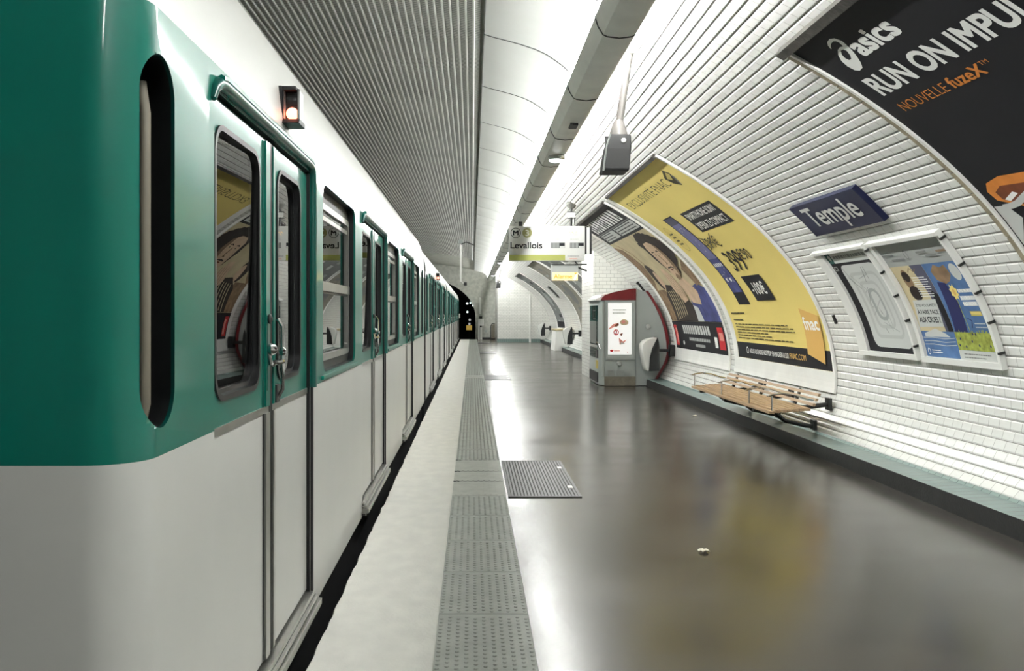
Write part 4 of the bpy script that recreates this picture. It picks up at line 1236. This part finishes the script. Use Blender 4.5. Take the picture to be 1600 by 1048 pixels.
# ------------------------------------------------------------------ hanging signs
def yplace(y):  # faces the camera side (-y)
    return lambda a, b, l: (a, y - l, b)
def destination_sign():
    Y = 15.4; q = .011
    X = lambda px: (px - 738) * q
    Z = lambda py: 1.45 + (490 - py) * q
    t = thing('destination_sign', 'white hanging destination sign with olive stripe and train countdown boxes', 'sign', (X(860), Y, Z(408)))
    mb = MB(); mb.box(X(795), X(914), Y, Y + .14, Z(407.5), Z(353), 'sign_white'); p = mb.build('panel', t, bevel=.008)
    P = Print(yplace(Y))
    P.rect(X(796), X(883), Z(406.6), Z(398), 'olive')
    P.ring(X(805.8), Z(363.6), .088, .088, .011, 'print_black'); P.text('M', X(801.8), X(809.8), Z(367.4), Z(360), 'print_black', .03)
    P.oval(X(823.7), Z(363.6), .083, .083, 'olive_disc', 32); P.text('3', X(821.2), X(826.2), Z(368.2), Z(359.2), 'print_white', .03)
    P.rect(X(797.5), X(911), Z(375.6), Z(375.2), 'print_lightgrey')
    P.text('Levallois', X(797.8), X(847), Z(387.8), Z(378.4), 'print_black', .022)
    for a, b, tx in ((860.6, 882.8, '1er train'), (890.4, 912.4, '2e train')):
        P.rect(X(a), X(b), Z(387.4), Z(379), 'print_grey'); P.rect(X(a + 13.5), X(b - .6), Z(386.6), Z(379.5), 'print_black')
        P.rect(X(a + 14), X(b - .3), Z(387.2), Z(384.2), 'print_lightgrey')
        for k in range(6): P.rect(X(a + 1.5 + k * 2), X(a + 2.2 + k * 2), Z(386.8), Z(379.6), 'print_midgrey')
        P.text(tx, X(a + .4), X(a + 13), Z(374.6), Z(372), 'print_midgrey')
    r = random.Random(4)
    for k in range(16): 
        a = r.uniform(886, 902); b = r.uniform(361.5, 367); P.rect(X(a), X(a + .9), Z(b + .8), Z(b), 'amber_led')
    P.lines(X(886.5), X(905), Z(399.3), 1, .03, .016, 'print_midgrey', 0, 2); P.lines(X(890), X(902), Z(403.5), 1, .03, .016, 'print_pink', 0, 3)
    P.ring(X(909), Z(401.5), .026, .026, .005, 'print_lightgrey')
    finish(P, 'display_print', p)
    mb = MB(); mb.box(X(914), X(916.8), Y + .02, Y + .12, Z(397), Z(356), 'black'); mb.box(X(916.8), X(921.5), Y + .01, Y + .13, Z(397), Z(355), 'white_paint')
    mb.box(X(921.5), X(925), Y + .02, Y + .12, Z(396.5), Z(354), 'dark_metal'); mb.build('side_housing', t)
    mb = MB(); xr = X(893.2)
    mb.tube([(xr, Y + .07, Z(353)), (xr, Y + .07, 3.34)], .022, 'dark_metal', 8)
    mb.tube([(xr + .05, Y + .07, Z(353)), (xr + .05, Y + .07, Z(333))], .012, 'aluminium', 6)
    mb.lathe([(.02, 0), (.07, .03), (.10, .09), (.05, .16)], (xr, Y + .07, Z(326)), 'z', 'aluminium', 12)
    for py in (330.5, 340): mb.box(xr - .07, xr + .075, Y + .04, Y + .10, Z(py + .7), Z(py - .7), 'dark_metal')
    mb.box(xr - .06, xr + .065, Y + .035, Y + .06, Z(339), Z(331.5), 'white_paint')
    mb.build('hanger', t, smooth=40)
    mb = MB(); xl = X(813.5); mb.box(xl - .03, xl + .03, Y + .03, Y + .11, Z(353), Z(346), 'black'); mb.tube([(xl, Y + .07, Z(348)), (xl, Y + .07, 3.31)], .016, 'white_paint', 8)
    mb.build('hanger', t, smooth=40)
destination_sign()

def alarm_sign():
    Y = 20.6; q = Y / 1400
    X = lambda px: (px - 738) * q
    Z = lambda py: 1.45 + (490 - py) * q
    t = thing('alarm_sign', 'yellow alarm sign under a grey bar, hung beside the tiled pier', 'sign', (X(882), Y, Z(438)))
    mb = MB(); mb.box(X(863), X(903), Y, Y + .10, Z(438), Z(425.5), 'lit_yellow'); p = mb.build('panel', t, bevel=.006)
    P = Print(yplace(Y)); P.text('Alarme', X(865.5), X(894), Z(435), Z(428.5), 'yellow_ink', .02)
    P.poly([(X(896), Z(437.5)), (X(899), Z(437.5)), (X(902.5), Z(427.5)), (X(899.5), Z(427.5))], 'lit_white'); P.poly([(X(897), Z(426)), (X(902), Z(426)), (X(899), Z(429.5))], 'yellow_ink')
    finish(P, 'lettering', p)
    mb = MB(); mb.box(X(861.5), X(903.5), Y + .01, Y + .09, Z(425.5), Z(414), 'print_midgrey'); mb.box(X(861.5), X(904), Y - .01, Y + .10, Z(414), Z(412.6), 'dark_metal')
    mb.box(X(861), X(863), Y, Y + .1, Z(438), Z(413), 'machine_grey'); mb.build('header_bar', t)
    mb = MB(); mb.tube([(X(899), Y + .05, Z(413)), (X(905), Y + .05, Z(418)), (2.64, Y + .05, Z(423))], .022, 'dark_metal', 8); mb.tube([(X(896), Y + .05, Z(404)), (X(903), Y + .05, Z(413)), (2.64, Y + .05, Z(413))], .018, 'dark_metal', 8)
    mb.build('bracket', t, smooth=40)
alarm_sign()

def loudspeaker(y, lab):
    t = thing('loudspeaker', lab, 'loudspeaker', (1.13, y, 2.55), 'hanging loudspeakers')
    mb = MB()
    mb.tube([(1.230, y, 3.50), (1.145, y, 2.92)], .030, 'rod_grey', 12); mb.box(1.19, 1.26, y - .05, y + .05, 3.47, 3.515, 'aluminium'); mb.build('rod', t, smooth=40)
    mb = MB(); mb.lathe([(.075, 2.835), (.07, 2.86), (.04, 2.95), (.03, 2.96)], (1.142, y, 0), 'z', 'rod_grey', 14); mb.build('collar', t, smooth=40)
    mb = MB()
    top = [(-.075, -.075), (.085, -.075), (.085, .075), (-.075, .075)]; mid = [(-.105, -.10), (.085, -.10), (.085, .11), (-.105, .11)]; bot = [(-.135, -.115), (.065, -.115), (.065, .14), (-.135, .14)]
    mb.grid([[(1.142 + a, y + b, z) for a, b in L] for L, z in ((top, 2.84), (mid, 2.74), (bot, 2.55))], 'speaker_dark', closed=True)
    mb.quad([(1.142 + a, y + b, 2.84) for a, b in top], 'speaker_dark'); mb.quad([(1.142 + a, y + b, 2.55) for a, b in bot], 'black')
    mb.build('body', t, bevel=.012)
    mb = MB(); mb.grid([[(1.142 + a, y - b, z) for a in (-.118 + k * .0, .065)] for (b, z, k) in ((.120, 2.565, 1), (.108, 2.72, 0), (.088, 2.82, 0))], 'speaker_dark'); mb.build('grille', t)
    mb = MB(); mb.lathe([(.019, 0), (.019, -.012), (.012, -.016)], (1.165, y - .093, 2.785), 'y', 'white_paint', 16); mb.build('button', t, smooth=40)
    mb = MB(); mb.tube([(1.142 - .075, y - .078, 2.84), (1.142 - .108, y - .103, 2.74), (1.142 - .135, y - .118, 2.55)], .008, 'machine_steel', 6); mb.build('edge_trim', t)
    return t
loudspeaker(7.0, 'dark wedge shaped loudspeaker hanging on a rod in front of the yellow billboard')
loudspeaker(38.5, 'tiny distant loudspeaker hanging on a rod near the white end wall')

def camera_pole():
    t = thing('camera_pole', 'thin white pole hanging from the ribbed ceiling with a small black camera', 'camera pole', (-.38, 29.8, 2.5))
    zt = 3.965
    mb = MB(); mb.box(-.41, -.35, 29.77, 29.83, 2.52, zt - .03, 'white_paint'); mb.build('pole', t)
    mb = MB(); mb.tube([(-.38, 29.7, zt - .22), (-.2, 29.7, zt - .14), (.06, 29.7, 3.72)], .018, 'dark_metal', 6); mb.box(-.46, -.3, 29.72, 29.86, zt - .2, zt - .05, 'machine_grey'); mb.build('stay', t)
    mb = MB(); mb.box(-.34, -.28, 29.74, 29.86, 2.44, 2.50, 'white_paint'); mb.box(-.28, -.18, 29.70, 29.90, 2.39, 2.49, 'black'); mb.tube([(-.38, 29.8, 2.53), (-.3, 29.8, 2.47)], .02, 'white_paint', 6); mb.build('camera_head', t)
camera_pole()

# ------------------------------------------------------------------ vending machine with its filler panel
def machine():
    Y = 17.96; q = Y / 1400; D_ = 19.50
    X = lambda px: (px - 738) * q
    Z = lambda py: 1.45 + (490 - py) * q
    xl, xc, xr = 2.555, X(945), X(993)
    t = thing('vending_machine', 'grey snack machine with a sloped dark red top and a lit advert on its end', 'vending machine', ((xl + xr) / 2, (Y + D_) / 2, 0))
    mb = MB()
    base = [(xc, Y), (xr, Y), (xr, D_), (xl, D_), (xl, Y + .16)]
    mb.prism(base, 'z', .01, Z(468.5), 'machine_grey'); mb.build('body', t, bevel=.012)
    mb = MB(); b2 = [(xc - .004, Y - .006), (xr + .002, Y - .006), (xr + .002, D_), (xl + .05, D_), (xl + .05, Y + .15)]
    mb.prism([(x, y) for x, y in b2], 'z', .005, .19, 'machine_skirt'); mb.build('skirt', t)
    # sloped red hood, rising towards the wall, with a rounded nose, its reflection painted as pale colour
    mb = MB(); prof = [(X(939), Z(468.5)), (X(941), Z(464.5)), (X(945), Z(461.2)), (X(958), Z(456.5)), (X(975), Z(453)), (X(992), Z(450.2)), (X(993.5), Z(451.5)), (X(993.5), Z(468.5))]
    mb.prism(prof, 'y', Y - .01, Y + .10, 'machine_red'); h = mb.build('hood', t, smooth=25)
    mb = MB(); mb.prism([(xl - .05, Z(469)), (xl - .05, Z(466.5)), (xl + .04, Z(463)), (X(941), Z(460.5)), (X(958), Z(456.3)), (X(975), Z(452.8)), (X(993), Z(450)), (X(993), Z(469))], 'y', Y + .10, D_, 'shell_white')
    mb.build('hood_top', t, smooth=25)
    mb = MB(); mb.box(X(990.3), X(993.6), Y - .014, Y + .02, Z(468.5), Z(450.6), 'machine_red'); mb.build('hood_end', t)
    # lit advert
    mb = MB(); o = [(X(946.5), Z(562)), (X(992), Z(562)), (X(992), Z(470)), (X(946.5), Z(470))]; i = [(X(949.6), Z(553.5)), (X(986.5), Z(553.5)), (X(986.5), Z(472.6)), (X(949.6), Z(472.6))]
    mb.ring(o, i, 'y', Y - .03, Y, 'machine_grey'); fr = mb.build('advert_frame', t, bevel=.004)
    mb = MB(); mb.box(X(949.2), X(986.8), Y - .015, Y - .005, Z(553.8), Z(472.3), 'lit_white'); s = mb.build('advert', fr)
    P = Print(yplace(Y - .015))
    P.lines(X(957), X(979), Z(483), 2, .06, .03, 'print_lightgrey', .1, 4)
    P.poly([(X(951), Z(513)), (X(958), Z(506)), (X(966), Z(504.5)), (X(965), Z(508)), (X(957), Z(512)), (X(950.5), Z(515))], 'print_pink')
    P.poly([(X(960), Z(508)), (X(966), Z(504)), (X(967), Z(508)), (X(962), Z(511))], 'print_brown')
    P.oval(X(975), Z(503.5), .085, .06, 'print_beige'); P.oval(X(974), Z(503), .045, .035, 'print_pink'); P.oval(X(978.5), Z(505), .04, .025, 'print_skin')
    P.ring(X(962.5), Z(519), .055, .062, .016, 'print_red'); P.text('2', X(960.8), X(964.2), Z(522), Z(516), 'print_red', .03)
    P.poly([(X(966.5), Z(527)), (X(973), Z(533)), (X(979), Z(530)), (X(973.5), Z(537.5)), (X(968), Z(538.5))], 'print_pink')
    P.poly([(X(968), Z(522)), (X(973), Z(519.5)), (X(971), Z(525.5))], 'print_brown'); P.poly([(X(970), Z(534.5)), (X(978), Z(537)), (X(969), Z(538))], 'print_lightgrey')
    P.oval(X(955.5), Z(547.5), .035, .024, 'print_red'); P.lines(X(959), X(968.5), Z(547), 1, .03, .02, 'print_pink', 0, 2); P.rect(X(979.5), X(981), Z(550.5), Z(549), 'print_red')
    finish(P, 'artwork', s)
    mb = MB(); mb.box(X(950), X(988), Y - .035, Y - .02, Z(560), Z(556), 'machine_steel'); mb.build('frame_lip', fr)
    mb = MB(); mb.lathe([(.055, .0), (.055, -.02), (.035, -.035), (.01, -.03)], (X(967.5), Y, Z(568)), 'y', 'machine_steel', 20); mb.build('lock', t, smooth=40)
    for k in range(3):
        mb = MB(); x0 = X(949.5 + k * 13); w = .125
        for j in range(7): mb.box(x0, x0 + w, Y - .008, Y + .002, Z(588) + .01 + j * .017, Z(588) + .019 + j * .017, 'machine_steel')
        mb.build('vent', t)
    # corner post, glass front towards the platform, coin panel
    mb = MB(); mb.tube([(xc - .03, Y + .0, .2), (xc - .03, Y + .0, Z(470))], .028, 'machine_steel', 10); mb.tube([(xl + .075, Y + .055, .2), (xl + .075, Y + .055, Z(470))], .022, 'machine_steel', 10); mb.build('corner_post', t, smooth=40)
    mb = MB(); mb.box(xl - .012, xl, Y + .25, D_ - .12, .55, 1.62, 'glass_clear'); g = mb.build('glass_front', t)
    mb = MB(); mb.box(xl - .004, xl + .001, Y + .25, D_ - .12, .55, 1.62, 'print_teal'); mb.build('backing', g)
    mb = MB(); mb.box(xl - .016, xl, Y + .22, Y + .5, .55, .72, 'black'); mb.box(xl - .014, xl, Y + .24, Y + .5, .33, .5, 'print_yellow_dim'); mb.box(xl - .02, xl, Y + .22, D_ - .1, .06, .26, 'black'); mb.build('coin_panel', t)
    mb = MB(); mb.lathe([(.01, 0), (.035, -.02), (.035, -.05), (.0, -.06)], (xl - .0, Y + .2, .86), 'x', 'chrome', 14); mb.tube([(X(936), Y + .06, Z(536)), (X(935), Y + .0, Z(538)), (X(938), Y - .01, Z(545))], .02, 'chrome', 8); mb.build('handle', t, smooth=40)
    # curved grey filler between machine and vault with a dark red rubber edge
    ss = [-.33 + k * .13 for k in range(17)]
    arc = [(vw(0, s, .10)[0], vw(0, s, .10)[2]) for s in ss if vw(0, s, .10)[2] < Z(452)]
    poly = [(xr + .004, .01), (3.585, .01)] + arc + [(xr + .004, Z(451))]
    mb = MB(); mb.prism(poly, 'y', Y + .02, Y + .10, 'machine_grey'); f = mb.build('filler_panel', t)
    edge = [(3.60, .02)] + arc
    def ribbon(e0, e1, y0, y1, m, name):
        mb = MB(); inn = [(x, z) for x, z in e0]; k = len(inn)
        P3 = []
        for y in (y0, y1):
            for (x, z) in inn: P3.append((x, y, z))
            for (x, z) in e1: P3.append((x, y, z))
        F = []
        for j in range(k - 1):
            F += [(j, j + 1, k + j + 1, k + j), (2 * k + j, 3 * k + j, 3 * k + j + 1, 2 * k + j + 1), (j, 2 * k + j, 2 * k + j + 1, j + 1), (k + j, k + j + 1, 3 * k + j + 1, 3 * k + j)]
        mb.add(P3, F, m); return mb.build(name, f)
    e_out = [(x + .055, z + .0) for x, z in edge]
    ribbon(edge, e_out, Y - .01, Y + .10, 'machine_red', 'edge_strip')
    mb = MB(); mb.lathe([(.05, .0), (.05, -.012), (.035, -.022)], (X(1013), Y + .02, Z(510)), 'y', 'machine_steel', 20); mb.build('lock', f, smooth=40)
machine()

def wall_shell(y, lab, x=3.30):
    """tapered shell on a short black arm"""
    t = thing('wall_shell', lab, 'wall shell', (3.48, y, .33), 'tapered shells on wall arms')
    W = [(.292, .985), (.16, .965), (.07, .925), (.012, .86), (.0, .77), (.026, .60), (.06, .44), (.082, .345), (.125, .34), (.135, .45), (.145, .60), (.185, .76), (.245, .89)]
    K = [(.300, .995), (.252, .885), (.192, .755), (.152, .60), (.142, .45), (.132, .335), (.335, .345), (.335, .80), (.325, .90)]
    mb = MB(); mb.prism([(x + a, b) for a, b in W], 'y', y - .20, y + .20, 'shell_white'); mb.build('shell', t, bevel=.016, smooth=35)
    mb = MB(); mb.prism([(x + a, b) for a, b in K], 'y', y - .19, y + .19, 'rubber'); mb.build('back', t, bevel=.01)
    mb = MB(); mb.box(x + .33, 4.0 - .05, y - .04, y + .04, .70, .76, 'black'); mb.box(3.86, 3.955, y - .09, y + .09, .62, .84, 'black'); mb.build('arm', t, bevel=.006)
wall_shell(17.58, 'white and black tapered shell on a wall arm, against the vending machine')
wall_shell(32.6, 'white and black tapered shell on a black arm, in front of the low white block')
wall_shell(45.0, 'smallest white and black tapered shell, in front of the end wall corner')

def low_block():
    t = thing('low_block', 'low white block standing against the vault behind the middle wall shell', 'block', (3.6, 35.6, 0))
    mb = MB(); mb.prism([(3.20, 0), (3.49, 0), (3.49, .14), (3.74, .15), (3.86, .32), (3.93, .55), (3.93, .80), (3.26, .80)], 'y', 34.9, 36.6, 'plaster_white'); mb.build('body', t, bevel=.01)
    mb = MB(); mb.box(3.22, 3.93, 34.85, 36.65, .80, .85, 'print_beige'); mb.build('top', t, bevel=.008)
low_block()

# ------------------------------------------------------------------ bench
def bench():
    y0, y1 = 9.22, 12.5
    t = thing('bench', 'slatted wooden bench cantilevered from the tiled wall under the yellow billboard', 'bench', (3.28, (y0 + y1) / 2, .14))
    # seat slats
    for k in range(7):
        x = 3.055 + k * .062
        z = .455 if k else .447
        mb = MB(); mb.box(x, x + .056, y0, y1, z - .030 + k * .004, z + k * .004, 'wood'); mb.build('seat_slat', t, bevel=.006)
    for k in range(3):
        x = 3.500 + k * .026; z = .500 + k * .050
        mb = MB(); a = .35
        P = [(x, z), (x + .026, z - .006), (x + .040, z + .024), (x + .014, z + .030)]
        mb.prism(P, 'y', y0 + .0, y1 - .05, 'wood'); mb.build('back_slat', t, bevel=.004)
    for y in (9.80, 10.95, 12.1):
        mb = MB()
        mb.box(3.07, 3.50, y - .025, y + .025, .385, .424, 'dark_metal')
        mb.prism([(3.40, .40), (3.52, .42), (3.60, .62), (3.585, .64), (3.50, .46)], 'y', y - .018, y + .018, 'dark_metal')
        mb.tube([(3.46, y, .405), (3.75, y, .44), (3.895, y, .46)], .026, 'dark_metal', 8)
        mb.tube([(3.28, y, .39), (3.42, y, .28), (3.64, y, .23), (3.73, y, .22)], .024, 'dark_metal', 8)
        mb.box(3.88, 3.912, y - .06, y + .06, .40, .53, 'dark_metal'); mb.box(3.715, 3.752, y - .05, y + .05, .180, .29, 'dark_metal')
        mb.build('bracket', t, smooth=40)
    for y in (9.24, 10.0, 11.1, 12.46):
        mb = MB(); mb.tube([(3.09, y, .45), (3.09, y, .60), (3.04, y, .595), (3.09, y, .612), (3.2, y, .628), (3.33, y, .61), (3.45, y, .57), (3.52, y, .56)], .009, 'chrome', 8)
        mb.build('armrest', t, smooth=40)
bench()

# ------------------------------------------------------------------ far end of the platform
def far_end():
    Y = 50.8; q = Y / 1400
    X = lambda px: (px - 738) * q
    Z = lambda py: max(0, 1.45 + (490 - py) * q)
    mb = MB(); mb.box(X(749), X(752), Y - .08, Y, Z(491), Z(464.5), 'white_paint')
    tag(mb.build('wall_lamp', origin=(X(750.5), Y, Z(491))), 'upright white strip lamp on the grey end wall', 'lamp')
    t = thing('equipment_cabinet', 'white square cabinet on a dark post against the grey end wall', 'cabinet', (X(752), Y - .2, 0))
    mb = MB(); mb.box(X(746.6), X(756), Y - .35, Y - .01, Z(508.5), Z(498), 'white_paint'); mb.build('box', t, bevel=.01)
    mb = MB(); mb.box(X(749), X(752.5), Y - .25, Y - .1, 0, Z(508.5), 'dark_metal'); mb.box(X(750.2), X(753.4), Y - .27, Y - .25, .0, Z(511), 'plaster_white'); mb.box(X(749), X(753.5), Y - .15, Y - .05, Z(497.9), Z(494), 'dark_metal'); mb.build('post', t)
    mb = MB(); mb.box(X(746.6), X(749.5), Y - .75, Y - .45, 0, Z(508.5), 'shell_white')
    tag(mb.build('metal_locker', origin=(X(746), Y - .6, 0), bevel=.012), 'pale upright locker beside the tunnel mouth', 'cabinet')
    mb = MB(); mb.lathe([(.075, .0), (.075, -.05), (.05, -.055), (.05, -.01)], (X(759.5), Y - .002, Z(517)), 'y', 'machine_grey', 16)
    tag(mb.build('wall_outlet', origin=(X(759.5), Y, Z(517)), smooth=40), 'small round grey fitting on the grey end wall', 'fitting')
    t = thing('platform_gate', 'grey panelled gate with a rounded dark frame beside the white end wall', 'gate', (X(770), Y - .4, 0))
    mb = MB(); a, b = X(766.5), 1.27
    mb.tube([(a, Y - .4, 0), (a, Y - .4, .75), (a + .06, Y - .4, .87), (a + .16, Y - .4, .91), (b, Y - .4, .91)], .022, 'dark_metal', 8); mb.build('frame', t, smooth=40)
    mb = MB(); mb.prism([(a + .03, .06), (b, .06), (b, .88), (a + .16, .88), (a + .07, .83), (a + .03, .74)], 'y', Y - .415, Y - .385, 'machine_skirt'); mb.build('panel', t)
    # in the tunnel
    Yt = 58.; qt = Yt / 1400
    for i, (px, py, lab) in enumerate(((730, 474, 'pale green lamp inside the tunnel, upper one to the left'), (735, 473, 'small pale lamp in the tunnel, topmost of the row'), (739, 477.5, 'small pale lamp nearest the tunnel arch edge'), (730.3, 487.3, 'lone pale lamp lower in the tunnel'))):
        c = ((px - 738) * qt, Yt, 1.45 + (490 - py) * qt)
        t = thing('tunnel_lamp', lab, 'lamp', c, 'lamps in the tunnel')
        mb = MB(); rr = (.062, .042, .036, .05)[i]; mb.lathe([(rr, 0), (rr, -.02), (rr * .5, -.04)], (c[0], Yt - .03, c[2]), 'y', 'tunnel_lamp', 14); mb.build('lens', t, smooth=40)
        mb = MB(); mb.box(c[0] - rr * 1.2, c[0] + rr * 1.2, Yt - .03, Yt + .1, c[2] - rr * 1.2, c[2] + rr * 1.2, 'rubber'); mb.tube([(c[0], Yt + .05, c[2]), (.12 if c[2] < 1.8 else c[0] + .12, Yt + .05, c[2])], .02, 'rubber', 6); mb.build('housing', t)
    t = thing('trackside_sign', 'yellow trackside board with a white marker above it in the tunnel mouth', 'sign', (-.2, 55., -1.2)); qs = 55. / 1400
    sx = lambda px: (px - 738) * qs
    sz = lambda py: 1.45 + (490 - py) * qs
    mb = MB(); mb.box(sx(728.5), sx(737.5), 55., 55.06, sz(515.5), sz(508.2), 'sign_yellow_glow'); mb.build('board', t, bevel=.01)  # board is no lamp, its brightness is put into the material
    mb = MB(); mb.box(sx(732), sx(735), 54.97, 55.03, sz(508), sz(504.2), 'lit_white'); mb.lathe([(.07, 0), (.07, -.05)], (sx(734), 55., sz(499.5)), 'y', 'lit_white', 14); mb.build('marker', t)
    mb = MB(); mb.box(sx(732.5), sx(734.5), 55.06, 55.12, -1.2, sz(497), 'dark_metal'); mb.build('post', t)
far_end()

def litter():
    for i, (x, y, a, lab) in enumerate(((1.41, 5.45, .4, 'small crumpled paper scrap on the dark floor, nearest the camera'), (3.15, 12.68, 1.2, 'small paper scrap on the floor in front of the bench'))):
        mb = MB(); c, s = math.cos(a), math.sin(a); r = .028
        rows = [[(x + c * u - s * v, y + s * u + c * v, .004 + .014 * abs(math.sin(37 * u + 61 * v + i))) for u in (-r, -r * .4, r * .3, r)] for v in (-r * .8, -r * .2, r * .5, r)]
        mb.grid(rows, 'paper'); mb.grid([[(p[0], p[1], p[2] - .003) for p in r_] for r_ in rows], 'paper')
        tag(mb.build('paper_scrap', origin=(x, y, 0)), lab, 'litter')
litter()

# ------------------------------------------------------------------ light, world, camera
w = D.worlds.new('World'); SC.world = w; w.use_nodes = True
w.node_tree.nodes['Background'].inputs[0].default_value = (.9, .95, 1, 1)
w.node_tree.nodes['Background'].inputs[1].default_value = .02

cam = D.cameras.new('Camera'); co = D.objects.new('Camera', cam); COL.objects.link(co); SC.camera = co
co.location = (0, 0, 1.45); co.rotation_euler = (PI / 2, 0, 0)
cam.sensor_width = 36; cam.sensor_fit = 'HORIZONTAL'; cam.lens = 36 * 1400 / 1600
cam.shift_x = 62 / 1600; cam.shift_y = -34 / 1600
cam.clip_start = .05; cam.clip_end = 200

vs = SC.view_settings
SC.display_settings.display_device = 'sRGB'
vs.view_transform = 'Standard'; vs.look = 'None'; vs.gamma = 1; vs.use_curve_mapping = False; vs.exposure = 0.88
SC.cycles.use_denoising = True
SC.cycles.max_bounces = 8; SC.cycles.diffuse_bounces = 5; SC.cycles.glossy_bounces = 4; SC.cycles.transparent_max_bounces = 12
SC.cycles.caustics_reflective = False; SC.cycles.caustics_refractive = False
SC.cycles.sample_clamp_indirect = 6
